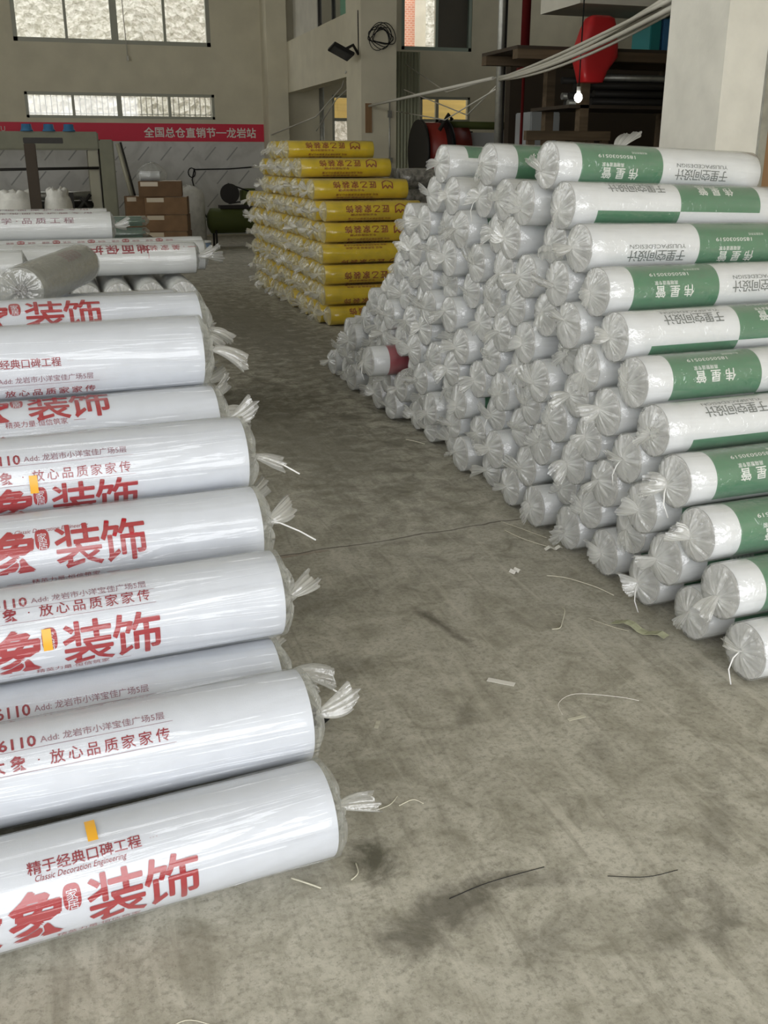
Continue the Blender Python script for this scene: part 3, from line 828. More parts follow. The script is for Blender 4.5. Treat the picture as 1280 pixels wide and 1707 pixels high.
# crosswise rolls, ends toward the camera
for i, x in enumerate((-.40, -.225, -.05, .125, .30, .475, .65)):
    t = thing('crosswise_roll', f'bagged roll lying crosswise, only its round end showing, {ORD[6 - i]} from the aisle', 'roll', (x, 5.72, .775), (0, 0, R(90)), 'crosswise rolls under the far stack')
    mb = roll_body(1.15, .080, [0, .4, .8, 1.15], lambda i, th: 0, wound_i=1, n=40); mb.build('film_body', ['white_film_plain', 'wound_white'], t)
    me, (k0, k1) = bag_mesh('plastic_bag', 1.15, .084, 500 + i, 'bag_clear', near='knot', far='flat', n=64, mid=8, near_gap=.004, bulge=.03)
    link('plastic_bag', me, None, t)
    link('bag_tail', TAILS[i], None, t, k0, (i, .4, PI), )
for k in range(3):
    for i in range(5):
        left_roll('buried_roll', 'white bagged roll buried inside the red-print pile, at most its knot shows', .70, 5.86 + .228 * i, .115 + .228 * k, None, 40 + i + k, yaw=0, group='buried white rolls', tail=(i, 0, 0))
# silvery clear roll lying aslant on top
t = thing('clear_film_roll', 'silvery clear film roll lying aslant on top of the white rolls', 'roll', (-.125, 3.47, 1.098), (0, 0, R(76)))
mb = roll_body(.86, .074, [0, .3, .6, .86], lambda i, th: 0, wound_i=0, n=40)
letters(mb, '美家装饰', .06, .55, 30, .0746, 2, False, .01)
mb.build('film_body', ['clear_roll', 'wound_white', 'ink_purple'], t)
me, (k0, k1) = bag_mesh('plastic_bag', .86, .078, 611, 'bag_clear', near='flat', far='knot', n=72, mid=24, wr=.003, bulge=.02)
link('plastic_bag', me, None, t)
link('core_plug', MB().tube([(-.006, 0, 0), (.03, 0, 0)], .020, 16).mesh('core_plug', ['dark_brown_steel']), None, t)

# ------------------------------------------------------------------ yellow pile
YL, YR = .93, .0888
def crown(s):
    """house-shaped outline emblem"""
    def seg(a, b, wd=.006):
        a, b = Vector((*a, 0)), Vector((*b, 0)); d = (b - a).normalized(); q = Vector((-d.y, d.x, 0)) * wd
        return [tuple((p)[:2]) for p in (a - q, b - q, b + q, a + q)]
    pts = [(-.05, .04), (-.05, -.02), (0, -.05), (.05, -.02), (.05, .04), (.018, .01), (0, .04), (-.018, .01), (-.05, .04)]
    return [seg(a, b) for a, b in zip(pts, pts[1:])]
mb = roll_body(YL, YR, [0, .3, .6, YL], lambda i, th: 0, n=36, wound_i=2)
for th in (0, 180):
    r = YR + .0008
    for i, ch in enumerate('饰装家乙匠'): letters(mb, ch, .075, .22 + .088 * i, th, r, 1, True, .02)
    wrap(mb, poly2d(crown(1)), .72, th, r, 1, True)
    letters(mb, '专业地面保护膜', .022, .36, th + 34, r, 1, True, .01, width=.26)
    letters(mb, '地址 龙岩市新罗区家装中心大厦', .026, .42, th + 62, r, 1, True, .01, width=.42)
    letters(mb, '电话 品质家装 匠心服务', .026, .40, th + 84, r, 1, True, .01, width=.36)
me_yellow = mb.mesh('film_body', ['yellow_film', 'brown_red_ink', 'wound_yellow'])
YBAGS = [bag_mesh('plastic_bag', YL, .0922, 130 + s, 'bag_yellow', near_gap=.006, bulge=.04, n=48, mid=8) for s in range(4)]
YTAILS = [tail_mesh('bag_tail', 150 + s, .085, .034, 'bag_tail', n=28, m=5) for s in range(4)]
NEAR_PHI = [60, 130, 95, 150, 70, 75, 120]
for c in range(19):
    ztop = 7 if c < 4 or c > 13 else 8
    if c in (15, 16, 17, 18): ztop = 6
    for k in range(ztop):
        y = 9.20 + .191 * c + (.022 * k if c < 3 else .022 * k); z = .0945 + .189 * k
        if c == 0 and k == 6: continue
        phi = R(NEAR_PHI[k]) if c == 0 else (R(60) if k == ztop - 1 and c < 12 else rnd.uniform(0, 6.28))
        lab = f'yellow printed bagged roll, {ORD[k]} layer from the floor, {ORD[c]} column from near end'
        bagged_roll('yellow_roll', lab, 'yellow rolls in the far pile', (2.37 + rnd.uniform(-.03, .03), y + rnd.uniform(-.002, .002), z), R(1) + rnd.uniform(-.001, .001), 0,
                    me_yellow, YBAGS[rnd.randrange(4)], YTAILS[rnd.randrange(4)], phi, rnd.uniform(0, 6.28))
for i in range(4):
    c = 7 + i
    bagged_roll('yellow_roll', f'yellow bagged roll on the very top of the far pile, {ORD[i]} from near side', 'yellow rolls in the far pile', (2.37 + rnd.uniform(-.03, .03), 9.20 + .191 * c + .022 * 7 + .0955 + .011, 1.592), R(1), 0,
                me_yellow, YBAGS[i], YTAILS[i], R(60), rnd.uniform(0, 6.28))
# speckled grey rolls behind the yellow pile
for k in range(7):
    for i in range(2 if k > 3 else 2):
        t = thing('speckled_roll', f'speckled grey wrapped roll behind yellow pile, {ORD[k]} layer from floor, {ORD[i]} from its near side', 'roll', (3.55, 10.6 + .21 * i, .101 + .201 * k), (0, 0, 0), 'speckled rolls behind the yellow pile')
        mb = roll_body(.9, .092, [0, .3, .6, .9], lambda i, th: 0, n=28, wound_i=1); mb.build('film_body', ['speckled_roll', 'wound_white'], t)
        link('plastic_bag', bag_mesh('plastic_bag', .9, .097, 700 + i + k, 'bag_clear', near='flat', far='flat', n=40, mid=6)[0], None, t)

# ------------------------------------------------------------------ back wall: banner, poster
b = MB(); b.box(-3.0, 4.25, YB - .012, YB - .004, 1.83, 2.16, 0)
M = Matrix.Translation((2.85, YB - .0135, 1.995)) @ Matrix.Rotation(R(90), 4, 'X')
for i, ch in enumerate('全国总仓直销节—龙岩站'): flat_letters(b, ch, .20, Matrix.Translation((1.96 + .203 * i, YB - .0135, 1.995)) @ Matrix.Rotation(R(90), 4, 'X'), 1, .02)
for i, ch in enumerate('ZHUANGSHIDAGOU'[-3:]): flat_letters(b, ch, .13, Matrix.Translation((-.98 + .12 * i, YB - .0135, 2.04)) @ Matrix.Rotation(R(90), 4, 'X'), 1, 0)
tag(b.build('banner', ['banner_red', 'paper']), 'long red banner with white lettering along the back wall', 'banner')
b = MB(); b.box(-3.0, 4.25, YB - .012, YB - .004, .03, 1.82, 0)
rr = random.Random(5)
for i in range(22):
    for j in range(4):
        x = -2.8 + .44 * i + (.22 if j % 2 else 0); z = .25 + .45 * j; 
        if x > 4.0: continue
        Mx = Matrix.Translation((x, YB - .0125, z)) @ Matrix.Rotation(R(-48), 4, 'Y')
        b.box(-.17, .17, -.0008, 0, -.012, .012, 1, Mx)
tag(b.build('poster', ['poster_marble', 'poster_mark']), 'grey marbled poster with slanting marks below the red banner', 'poster')
w1 = MB(); w1.tube([(2.78, YB - .03, 1.30), (3.5, YB - .03, 1.31), (4.22, YB - .03, 1.36)], .012, 6); w1.tube([(2.80, YB - .03, 1.32), (2.74, YB - .04, 1.1), (2.82, YB - .04, .75), (3.0, YB - .05, .35)], .012, 6)
w1.tube([(2.74 + .07 * math.cos(a), YB - .04, 1.24 + .09 * math.sin(a)) for a in [k * .5 for k in range(14)]], .010, 6)
tag(w1.build('wall_cable', ['cable_black']), 'thin dark cable looped on the marbled poster', 'cable')
w1 = MB(); w1.tube([(1.62, YB - .05, 5.5), (1.64, YB - .05, 4.0), (1.66, YB - .05, 3.33)], .009, 6); w1.box(1.64, 1.68, YB - .07, YB - .03, 3.27, 3.36)
tag(w1.build('pull_cord', ['cable_grey']), 'thin pull cord hanging in front of the big back window', 'cord')

# ------------------------------------------------------------------ things at the far end, by the banner
m = thing('coating_machine', 'grey-green machine with wide top box standing before the red banner', 'machine', (0, 18.2, 0))
MB().box(-1.6, .83, -.25, .35, 1.64, 1.92).build('top_box', ['machine_green'], m, bevel=.02)
MB().box(.83, 1.06, -.3, .4, .55, 1.80).build('side_panel', ['machine_green'], m, bevel=.02)
MB().box(.64, .80, -.2, .3, 0, 1.64).build('side_panel', ['machine_cream'], m, bevel=.01)
MB().box(-1.5, -1.3, -.2, .3, 0, 1.64).build('side_panel', ['machine_cream'], m, bevel=.01)
MB().tube([(1.12, -.3, 1.74), (1.32, -.3, .75)], .035).build('guide_rail', ['machine_cream'], m)
MB().tube([(1.17, -.34, 1.76), (1.38, -.34, .70)], .018).build('guide_rail', ['dark_steel'], m)
MB().tube([(-1.4, -.26, 1.33), (.80, -.26, 1.36)], .022).build('shaft', ['dark_steel'], m)
MB().tube([(-1.3, 0, .92), (.66, 0, .92)], .07, 16).build('roller', ['galvanised'], m)
MB().tube([(-1.3, -.15, .78), (.66, -.15, .78)], .06, 16).build('roller', ['dark_steel'], m)
MB().box(-1.5, .9, -.3, .4, 0, .62).build('bed', ['machine_green'], m, bevel=.02)
mb = MB(); mb.box(.02, .35, -.33, -.31, .62, .98); mb.tube([(.4, -.3, .7), (.62, -.3, .95)], .03); mb.tube([(.45, -.3, .9), (.62, -.3, .72)], .03)
mb.build('drive_gear', ['dark_steel'], m)
for i, x in enumerate((-.27, .07, .38)):
    mb = MB(); mb.tube([(0, 0, 0), (0, 0, .02), (0, 0, .03), (0, 0, .11)], [.10, .10, .085, .075], 18)
    o = mb.build('thread_spool', ['blue'], None, (x, 18.0, 1.921)); tag(o, f'blue spool on top of the grey-green machine, {ORD[i]} along from the edge', 'spool', 'blue spools on the machine')
m = thing('gallows_post', 'dark steel post with short crossbar standing behind the white rolls', 'post', (-.14, 10, 0))
MB().box(-.05, .05, -.05, .05, 0, 1.63).build('upright', ['dark_brown_steel'], m, bevel=.005)
MB().box(-.05, .29, -.05, .05, 1.632, 1.68).build('crossbar', ['dark_steel'], m, bevel=.004)
MB().box(-.25, .25, -.25, .25, 0, .02).build('base_plate', ['dark_steel'], m)
# big white bags standing on a low pallet
m = thing('pallet', 'wooden pallet under the two bulky white bags', 'pallet', (-.16, 12, 0))
mb = MB()
for i in range(6): mb.box(-.55, .55, -.45 + .16 * i, -.34 + .16 * i, .10, .125)
for x in (-.5, 0, .44): mb.box(x, x + .07, -.45, .46, 0, .10)
mb.build('slats', ['wood_brown'], m)
def sack(name, label, loc, w, d, h, seed, matn='sack_white', tuft=True, rot=0., lean=0.):
    rd = random.Random(seed); P = pleat(rd, (3, 5, 8, 12)); rings = []
    prof = [(0, .86), (.03, .96), (.2, 1.02), (.5, 1.0), (.8, 1.0), (.93, .97), (1.0, .86)]
    if tuft: prof += [(1.03, .74), (1.08, .80), (1.10, .55), (1.06, .2)]
    else: prof += [(1.05, .5), (1.08, .15)]
    for zz, s in prof:
        rings.append([(w / 2 * s * math.cos(a) * (1 + .03 * P(a + zz)) + lean * zz * h, d / 2 * s * math.sin(a) * (1 + .03 * P(a + zz)), h * (zz + (.022 * P(a * 2) if zz > 1 else 0))) for a in [2 * PI * k / 40 for k in range(40)]])
    mb = MB(); mb.loft(rings, 0, True)
    return tag(mb.build(name, [matn], None, loc, (0, 0, rot)), label, 'sack')
sack('bulk_bag', 'bulky white bag with crumpled top, on pallet toward the photo edge', (-.36, 12, .126), .46, .6, .95, 1)
sack('bulk_bag', 'bulky white bag with crumpled top, beside the dark post', (.065, 12.02, .126), .31, .55, .97, 2)
# cardboard boxes
def carton(label, x0, x1, y, z0, z1, rot=0., d=.5, tape=True, matn='cardboard'):
    m = thing('cardboard_box', label, 'box', ((x0 + x1) / 2, y, z0), (0, 0, rot), 'cartons by the marbled poster')
    w = (x1 - x0) / 2; h = z1 - z0
    MB().box(-w, w, -d / 2, d / 2, 0, h).build('carton', [matn], m, bevel=.008)
    mb = MB(); mb.box(-.002, w * .98, -d / 2 - .003, d / 2 + .003, h + .0005, h + .002); mb.box(-w * .9, -w * .1, -d / 2 - .003, -d / 2 - .001, h - .075, h - .01)
    if tape: mb.build('tape', ['clear_tape'], m)
    return m
carton('brown carton at the bottom of the leaning carton tower', 1.42, 2.10, 17.0, 0, .40, R(-14), .6)
carton('brown carton second from the bottom of the carton tower', 1.44, 2.10, 17.0, .405, .66, R(-12), .6)
carton('brown carton third from the bottom of the tower, pale tape on it', 1.44, 2.10, 16.98, .665, .93, R(-10), .6)
carton('wide brown carton on top of the carton tower', 1.35, 2.02, 16.98, .935, 1.17, R(-8), .6, matn='cardboard_dark')
carton('lone brown carton on the floor behind the carton tower', 1.15, 1.52, 17.62, 0, .92, R(0), .40, matn='cardboard')
t = thing('wrapped_roll', 'short white roll in a clear plastic bag lying on the top carton', 'roll', (1.36, 16.85, 1.248), (0, 0, R(5)))
roll_body(.30, .07, [0, .1, .2, .30], lambda i, th: 0, wound_i=1, n=28).build('film_body', ['white_film_plain', 'wound_white'], t)
rings = []
rd = random.Random(9); P = pleat(rd, (3, 5, 7, 9))
for zz, s in ((-.075, .9), (0, 1.05), (.08, .95), (.15, .6), (.19, .28), (.20, .05)):
    rings.append([(.18 + .22 * s * math.cos(a) * (1 + .1 * P(a)), .13 * s * math.sin(a) * (1 + .1 * P(a + 2)), zz + .012 * P(a * 2 + zz)) for a in [2 * PI * k / 40 for k in range(40)]])
MB().loft([[(p[0], p[1], max(p[2], -.076)) for p in q] for q in rings], 0, True).build('plastic_bag', ['bag_clear'], t)
sack('white_sack', 'white sack leaning on the marbled wall beside the carton tower', (2.32, 18.6, 0), .55, .4, .98, 4, tuft=False)
m = thing('paint_bucket', 'small blue and white bucket on floor beside the cartons', 'bucket', (2.28, 16.75, 0))
MB().tube([(0, 0, 0), (0, 0, .22)], [.10, .12], 20).build('body', ['blue_white'], m)
MB().tube([(0, 0, .22), (0, 0, .245)], [.125, .125], 20).build('lid', ['white_tie'], m)
for i, (z, s) in enumerate(((.80, .19), (.985, .17))):
    pass
m = thing('packing_table', 'low table behind the white rolls carrying green packs', 'table', (.63, 10.0, 0))
MB().box(-.25, .25, -.3, .3, .77, .80).build('tabletop', ['wood_dark'], m)
for sx in (-.22, .22):
    for sy in (-.26, .26): MB().box(sx - .02, sx + .02, sy - .02, sy + .02, 0, .77).build('leg', ['dark_steel'], m)
for i, (z, ln) in enumerate(((.802, .34), (.905, .32))):
    t = thing('green_pack', ('green pack in clear plastic lying lowest on the table', 'green pack in clear plastic lying on top of the other green pack')[i], 'package', (.64 + .01 * i, 9.95, z), (0, 0, R(4 * i)), 'green packs')
    MB().box(-ln / 2, ln / 2, -.1, .1, .004, .088).build('contents', ['green_pack'], t, bevel=.03)
    rings = []
    P = pleat(random.Random(20 + i), (3, 5, 7, 9))
    for x, s in ((-ln / 2 - .05, .45), (-ln / 2 - .01, .98), (-.08, 1.02), (.08, 1.0), (ln / 2 + .01, .98), (ln / 2 + .04, .4)):
        rings.append([(x, .112 * s * math.cos(a) * (1 + .05 * P(a + x)), .046 + .046 * s * math.sin(a)) for a in [2 * PI * k / 32 for k in range(32)]])
    MB().loft(rings, 0, True).build('plastic_wrap', ['bag_clear'], t)
# compressor
m = thing('air_compressor', 'dark green tank compressor with belt wheel by the marbled wall', 'compressor', (3.05, 18.6, 0))
MB().tube([(-.42, 0, .45), (-.36, 0, .45), (.60, 0, .45), (.66, 0, .45)], [.12, .22, .22, .12], 24).build('tank', ['tank_green'], m)
MB().box(-.2, .45, -.12, .12, .66, .72).build('bracket', ['dark_steel'], m)
MB().tube([(-.02, -.16, .92), (-.02, -.11, .92)], .17, 24).build('belt_wheel', ['dark_steel'], m)
MB().box(.20, .48, -.12, .14, .72, 1.0).build('motor', ['tank_green'], m, bevel=.03)
mb = MB(); mb.tube([(-.05, -.14, 1.09), (.34, -.14, .95)], .012); mb.tube([(-.05, -.14, .75), (.34, -.14, .80)], .012); mb.build('belt', ['black'], m)
for x in (-.3, .5):
    for y in (-.15, .15): MB().tube([(x, y, .30), (x, y * 1.2, 0)], .02, 8).build('foot', ['dark_steel'], m)

# ------------------------------------------------------------------ side bay: lamp, coil, sheet, machine, rack
m = thing('flood_lamp', 'black flood lamp on the column\'s aisle side', 'lamp', (4.64, 15.75, 2.99))
Mr = Matrix.Translation((-.30, -.1, .02)) @ Matrix.Rotation(R(25), 4, 'Y') @ Matrix.Rotation(R(-15), 4, 'X')
MB().box(-.17, .17, -.14, .14, -.025, .025, 0, Mr).build('lamp_body', ['dark_steel'], m, bevel=.008)
MB().box(-.14, .14, -.11, .11, -.030, -.026, 0, Mr).build('lens', ['lamp_lens'], m)
MB().tube([(0, 0, 0), (-.10, -.05, .12), (-.22, -.1, .06)], .022).build('arm', ['dark_steel'], m)
MB().tube([(0, 0, 0), (-.01, -.02, .3), (-.005, 0, .6)], .008, 6).build('cord', ['cable_black'], m)
mb = MB(); rr = random.Random(4)
for k in range(7):
    cx, cz, rx, rz, ph = 4.94 + rr.uniform(-.05, .05), 3.22 + rr.uniform(-.03, .03), rr.uniform(.12, .20), rr.uniform(.09, .15), rr.uniform(0, 3)
    mb.tube([(cx + rx * math.cos(a + ph), 15.585 - .006 * k + .01 * math.sin(2 * a), cz + rz * math.sin(a + ph) + .04 * math.sin(2 * a)) for a in [2 * PI * q / 24 for q in range(25)]], .006, 5)
mb.box(4.93, 4.95, 15.56, 15.62, 3.33, 3.36)
tag(mb.build('cable_coil', ['cable_black']), 'coil of thin black cable hanging on the column face', 'cable')
tag(MB().box(4.70, 4.80, 15.60, 15.619, 1.88, 2.30).build('wooden_tag', ['wood_brown']), 'narrow brown board hanging on the column', 'board')
mb = MB(); mb.tube([(5.08, 15.58, 1.2), (5.08, 15.58, 2.35)], .012, 6); mb.box(5.05, 5.11, 15.56, 15.60, 2.10, 2.2); mb.box(5.06, 5.12, 15.56, 15.60, 1.45, 1.52)
tag(mb.build('conduit', ['galvanised']), 'thin conduit running down the column beside the pale green sheet', 'pipe')
mb = MB(); pts = []
n = 36
for i in range(n + 1):
    x = 6.12 + .50 * i / n; pts.append((x, 18.5 + .02 * math.cos(i * 1.4)))
vs = [(x, y, z) for z in (0, 3.32) for x, y in pts] + [(x, y + .01, z) for z in (0, 3.32) for x, y in pts]
K = n + 1
fs = [(i, i + 1, K + i + 1, K + i) for i in range(n)] + [(2 * K + i + 1, 2 * K + i, 3 * K + i, 3 * K + i + 1) for i in range(n)] + [(K + i, K + i + 1, 3 * K + i + 1, 3 * K + i) for i in range(n)]
mb.add(vs, fs, 0, True)
tag(mb.build('corrugated_sheet', ['pale_green_sheet']), 'tall pale green corrugated sheet standing beside the column', 'sheet')
mb = MB(); mb.tube([(5.30, 20.6, 0), (5.30, 20.6, 2.95)], .05, 12); 
tag(mb.build('drain_pipe', ['galvanised']), 'upright dark pipe in the bay under the beam', 'pipe')
mb = MB(); mb.tube([(4.28, 20.7, 1.95), (4.9, 19.5, 2.25), (5.0, 18.0, 2.68), (4.62, 16.4, 2.80)], .012, 6); mb.tube([(4.9, 19.5, 2.0), (5.0, 18.4, 2.5), (4.95, 17.2, 2.66), (4.75, 16.4, 2.62)], .01, 6)
tag(mb.build('beam_cable', ['cable_grey']), 'pale cables looping under the concrete beam', 'cable')
# machine with red drum
m = thing('drum_machine', 'dark machine with red drum and wide white panel in the far bay', 'machine', (5.4, 15.0, 0))
MB().tube([(.02, .1, 1.60), (.70, .1, 1.60)], .42, 32).build('drum', ['roller_red'], m)
MB().tube([(.30, -.05, 1.60), (.36, -.05, 1.60)], .46, 32).build('drum_flange', ['black'], m)
MB().tube([(-.03, .1, 1.60), (.01, .1, 1.60)], .46, 32).build('drum_flange', ['dark_steel'], m)
MB().box(.10, .20, -.2, .5, 0, 1.5).build('stand', ['dark_steel'], m)
MB().box(.62, .72, -.2, .5, 0, 1.5).build('stand', ['dark_steel'], m)
MB().tube([(.16, -.32, 1.9), (.30, -.34, 2.12), (.36, -.3, 2.05)], .03).build('lever', ['dark_steel'], m)
MB().tube([(.35, -.1, 1.98), (2.0, -.1, 1.97)], .055, 14).build('top_bar', ['tank_green'], m)
MB().box(.72, 1.9, 0, .08, .8, 1.88).build('panel', ['white_panel'], m)
for x in (.80, 1.8): MB().box(x, x + .06, 0.08, .14, 0, 1.9).build('panel_leg', ['dark_steel'], m)
# pole and cables
m = thing('steel_pole', 'upright galvanised pole crossed by the cables', 'pole', (4.43, 10, 0))
MB().tube([(0, 0, 0), (-.01, 0, ZC)], .036, 16).build('shaft', ['galvanised'], m)
MB().tube([(.055, .03, 0), (.055, .03, 3.2)], .018, 10).build('side_pipe', ['dark_steel'], m)
mb = MB()
for k in range(6):
    a = k * 1.05; oy, oz = .028 * math.cos(a), .03 * math.sin(a)
    P0 = Vector((4.40, 9.93, 2.26)); P1 = Vector((3.27, 5.08, 2.30))
    pts = []
    for q in range(13):
        s = q / 12; p = P0.lerp(P1, s); p.z -= (.05 + .05 * (k % 3)) * 4 * s * (1 - s) * .5
        pts.append((p.x + oy * (.4 + s), p.y, p.z + oz * (.5 + .8 * s)))
    mb.tube(pts, .011 if k % 2 else .014, 7)
tag(mb.build('cable_bundle', ['cable_grey']), 'bundle of pale cables slung from the pole to the white pillar', 'cable')
mb = MB(); mb.tube([(4.378, 10.05, 2.27), (4.3, 12.2, 2.22), (4.75, 15.58, 2.26)], .018, 7); mb.tube([(4.40, 10.0, 2.20), (4.9, 12, 2.0), (5.3, 15.55, 2.5)], .008, 6)
mb.tube([(4.42, 10.0, 2.28), (5.4, 14, 2.38), (6.3, 18.4, 3.1)], .008, 6); mb.tube([(4.42, 10, 2.18), (5.0, 13, 1.98), (5.9, 18.4, 2.35)], .008, 6)
tag(mb.build('far_cables', ['cable_grey']), 'thin cables running from the pole back to the column', 'cable')
# rack with brown posts
m = thing('storage_rack', 'dark brown steel rack below the mezzanine', 'rack', (4.2, 9, 0))
for x in (.62, 1.95, 2.9):
    for y in (0, .72): MB().box(x, x + .09, y, y + .09, 0, 2.36).build('post', ['wood_dark'], m)
for y in (0, .72): MB().box(-.05, 3.0, y - .01, y + .10, 2.36, 2.44).build('beam', ['wood_dark'], m)
MB().box(-.05, 3.0, 0, .82, 2.44, 2.47).build('deck', ['dark_brown_steel'], m)
MB().box(.5, 3.0, 0, .82, 1.95, 1.98).build('shelf_board', ['dark_brown_steel'], m)
MB().box(.5, 3.0, 0, .82, 1.35, 1.38).build('shelf_board', ['dark_brown_steel'], m)
rr = random.Random(12)
for k in range(16):
    z = 1.983 + .034 + .072 * (k // 4); y = .145 + .155 * (k % 4) + .03 * (k // 4 % 2)
    o = MB().tube([(rr.uniform(.72, .9), 0, 0), (rr.uniform(1.9, 2.8), 0, 0)], .033, 10).build('steel_tube', ['galvanised' if k % 5 == 2 else 'dark_steel'], None, (4.2, 9 + y, z))
    tag(o, f'long steel tube lying on the rack, {ORD[k // 4]} layer, {ORD[k % 4]} from the front', 'tube', 'steel tubes on the rack')
m = thing('slatted_gate', 'low brown slatted rail before the dark rack', 'railing', (4.17, 8.7, 0))
MB().box(-.05, .80, -.03, .03, 1.66, 1.74).build('top_rail', ['wood_dark'], m); MB().box(-.05, .80, -.03, .03, .3, .38).build('bottom_rail', ['wood_dark'], m)
for i in range(6): MB().box(-.03 + .15 * i, .04 + .15 * i, -.02, .02, 0 if i in (0, 5) else .38, 1.66).build('slat', ['wood_dark'], m)
# red chair on the rack deck
m = thing('red_cover', 'red plastic cover hung over the front corner of the dark rack', 'cover', (4.66, 8.84, 2.16))
rings = []
for zz, x0, x1, dp in ((0, .05, .26, .09), (.10, .02, .30, .10), (.21, -.02, .39, .115), (.30, .0, .385, .12), (.45, .055, .36, .11), (.53, .09, .34, .09), (.555, .13, .30, .05)):
    rings.append([((x0 + x1) / 2 + (x1 - x0) / 2 * math.copysign(abs(math.cos(a)) ** .35, math.cos(a)), .0 + dp * math.copysign(abs(math.sin(a)) ** .6, math.sin(a)), zz) for a in [2 * PI * k / 40 for k in range(40)]])
MB().loft(rings, 0, True).build('shell', ['red_plastic'], m)
mb = MB(); mb.tube([(.10, .05, .50), (.10, .12, .40), (.10, .14, .34)], .012, 6); mb.tube([(.27, .05, .50), (.27, .12, .40), (.27, .14, .34)], .012, 6); mb.build('hook', ['galvanised'], m)
mb = MB(); mb.tube([(5.16, 11, 2.40), (5.16, 11, ZC)], .05, 12); mb.tube([(5.16, 11, 0), (5.16, 11, 2.40)], .018, 8); mb.tube([(5.08, 11, 2.42), (5.24, 11, 2.42)], .035, 10)
tag(mb.build('fire_pipe', ['red_paint']), 'upright dark red pipe passing the mezzanine edge', 'pipe')
for i, x in enumerate((5.66, 5.80, 5.92)):
    o = MB().box(0, .115, 0, .34, 0, .33 - .03 * (i % 2)).build('file_box', ['teal' if i != 1 else 'blue'], None, (x, 9.25, 2.471), bevel=.006)
    tag(o, ('teal box nearest the red cover on the rack top', 'blue box between the teal boxes on the rack top', 'teal box nearest the white pillar on the rack top')[i], 'box', 'boxes on the rack top')
m = thing('pendant_bulb', 'glowing bulb hanging on a long cord before the dark rack', 'lamp', (4.60, 8.64, 2.02))
mb = MB(); mb.loft([[(.036 * math.sin(p) * math.cos(a), .036 * math.sin(p) * math.sin(a), .042 * math.cos(p)) for a in [2 * PI * k / 16 for k in range(16)]] for p in (.15, .5, .9, 1.3, 1.7, 2.1, 2.6, 3.0)], 0, True)
mb.build('bulb', ['bulb'], m); MB().tube([(0, 0, .036), (0, 0, .09)], .018, 12).build('socket', ['white_tie'], m); MB().tube([(0, 0, .09), (0, 0, ZC - 2.02)], .006, 6).build('cord', ['cable_black'], m)
m = thing('grey_cabinet', 'pale grey cabinet standing in the dark by the glowing bulb', 'cabinet', (5.95, 12.2, 0))
MB().box(-.2, .2, -.2, .25, .05, 2.05).build('body', ['fridge_grey'], m, bevel=.01); MB().box(-.19, .19, -.215, -.201, .1, 1.1).build('door', ['fridge_grey'], m); MB().box(-.19, .19, -.215, -.201, 1.13, 2.0).build('door', ['fridge_grey'], m)
MB().box(-.2, .2, -.2, .25, 0, .05).build('plinth', ['black'], m)

# ------------------------------------------------------------------ litter on the floor
def strip(name, label, x, y, ln, wd, rot, m, lift=.002, curl=.004):
    mb = MB(); n = 8; vs = []
    for k in range(n + 1):
        u = ln * (k / n - .5); z = lift + curl * math.sin(PI * k / n * 1.7) ** 2
        for q, dz in ((-wd / 2, 0), (wd / 2, 0), (wd / 2, .0012), (-wd / 2, .0012)): vs.append((u, q, z + dz))
    fs = []
    for k in range(n):
        for a in range(4): fs.append((4 * k + a, 4 * k + (a + 1) % 4, 4 * k + 4 + (a + 1) % 4, 4 * k + 4 + a))
    fs += [(3, 2, 1, 0), (4 * n, 4 * n + 1, 4 * n + 2, 4 * n + 3)]
    mb.add(vs, fs, 0)
    return tag(mb.build(name, [m], None, (x, y, 0), (0, 0, R(rot))), label, 'litter', 'litter on the concrete floor')
strip('paper_strip', 'white paper strip in the middle of the open floor', 1.15, 2.425, .085, .022, -40, 'paper', curl=.0005)
strip('paper_strip', 'tiny cream paper scrap between aisle middle and the red-print pile', .72, 2.31, .038, .012, 62, 'straw', curl=.001)
strip('paper_strip', 'cream paper scrap lying below the thin curled string', 1.27, 2.17, .055, .012, 5, 'straw', curl=.001)
strip('film_scrap', 'greenish dried strip by the bagged pile\'s front corner', 1.735, 2.60, .20, .035, -62, 'bark', curl=.02)
strip('paper_strip', 'small white scrap below the bottom row of bagged rolls', 1.80, 3.36, .07, .025, -10, 'paper', curl=.012)
strip('paper_strip', 'white crumb of foam on the open floor before the pile', 1.55, 3.19, .035, .03, 20, 'paper', curl=.012)
def string(name, label, pts, r, m):
    mb = MB(); P = [Vector((x, y, z)) for x, y, z in pts]; out = []
    for i in range(len(P) - 1):
        a, b, c, d = P[max(i - 1, 0)], P[i], P[i + 1], P[min(i + 2, len(P) - 1)]
        for q in range(6):
            t = q / 6; out.append(.5 * ((2 * b) + (c - a) * t + (2 * a - 5 * b + 4 * c - d) * t * t + (3 * b - a - 3 * c + d) * t ** 3))
    out.append(P[-1]); mb.tube(out, r * .68, 6)
    return tag(mb.build(name, [m]), label, 'litter', 'litter on the concrete floor')
string('string', 'long pale straw lying by the bagged pile\'s bottom row', [(1.65, 3.12, .004), (1.71, 3.07, .006), (1.77, 2.96, .008), (1.80, 2.88, .004)], .003, 'straw')
string('string', 'pale straw pointing along the pile past its small scrap', [(1.70, 3.62, .004), (1.73, 3.50, .005), (1.80, 3.37, .004)], .003, 'straw')
string('string', 'thinner straw close against the bottom bagged rolls', [(1.73, 3.72, .004), (1.78, 3.60, .005), (1.83, 3.48, .004)], .0022, 'straw')
string('string', 'short kinked straw standing apart on the open floor', [(1.57, 2.84, .006), (1.56, 2.80, .012), (1.52, 2.74, .005), (1.49, 2.70, .004), (1.46, 2.70, .004)], .0028, 'straw')
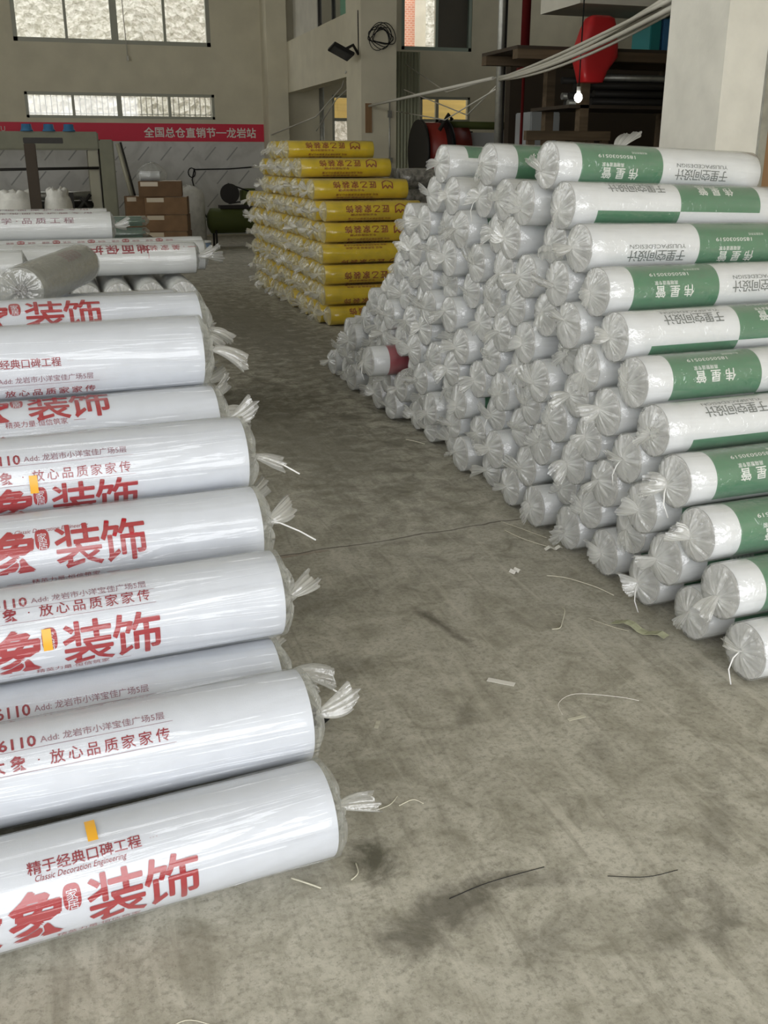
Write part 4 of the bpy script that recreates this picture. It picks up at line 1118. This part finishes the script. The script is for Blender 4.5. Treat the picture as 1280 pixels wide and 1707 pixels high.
string('string', 'thin curled pale string on the open floor', [(1.24, 2.20, .003), (1.26, 2.26, .003), (1.33, 2.29, .004), (1.44, 2.24, .003), (1.49, 2.20, .003)], .0013, 'paper')
string('string', 'fine straw beside the short kinked straw', [(1.62, 2.74, .003), (1.66, 2.66, .004), (1.70, 2.61, .003)], .0014, 'straw')
string('string', 'pale string end under the lowest red-print roll', [(.35, 1.765, .004), (.38, 1.735, .006), (.405, 1.715, .003)], .003, 'straw')
string('string', 'short pale straw near the dark stain', [(.475, 1.72, .003), (.495, 1.735, .005), (.50, 1.77, .003)], .0022, 'straw')
string('string', 'long thin dark hair-like fibre on the floor', [(.66, 1.60, .002), (.76, 1.62, .003), (.90, 1.63, .002)], .0013, 'cable_black')
string('string', 'short dark fibre farther along the floor', [(1.02, 1.56, .002), (1.10, 1.53, .003), (1.18, 1.53, .002)], .0012, 'cable_black')
string('string', 'small pale shred below the paper strip', [(.66, 1.94, .003), (.70, 1.95, .005), (.72, 1.93, .003)], .002, 'straw')
string('string', 'pale shred lying near the red-print pile\'s lowest knot', [(.60, 1.94, .003), (.64, 1.95, .004), (.67, 1.98, .003)], .002, 'straw')
string('string', 'curled pale wisp at the bottom edge of the floor', [(-.05, 1.44, .003), (.02, 1.43, .004), (.08, 1.45, .003), (.13, 1.42, .003)], .0015, 'straw')
string('string', 'broken pale straw in the aisle by the bagged pile', [(1.77, 5.12, .004), (1.80, 5.06, .008), (1.84, 5.0, .004)], .004, 'straw')

rings = []; P = pleat(random.Random(31), (3, 4, 6, 9))
for zz, q in ((0, .6), (.012, 1.0), (.03, .9), (.045, .45)):
    rings.append([(.030 * q * math.cos(a) * (1 + .2 * P(a + zz * 30)), .024 * q * math.sin(a) * (1 + .2 * P(a + 2)), zz) for a in [2 * PI * k / 24 for k in range(24)]])
tag(MB().loft(rings, 0, True, False).build('film_scrap', ['black'], None, (.565, 2.37, .001)), 'small crumpled black scrap on the floor under a knot of the red-print pile', 'litter', 'litter on the concrete floor')
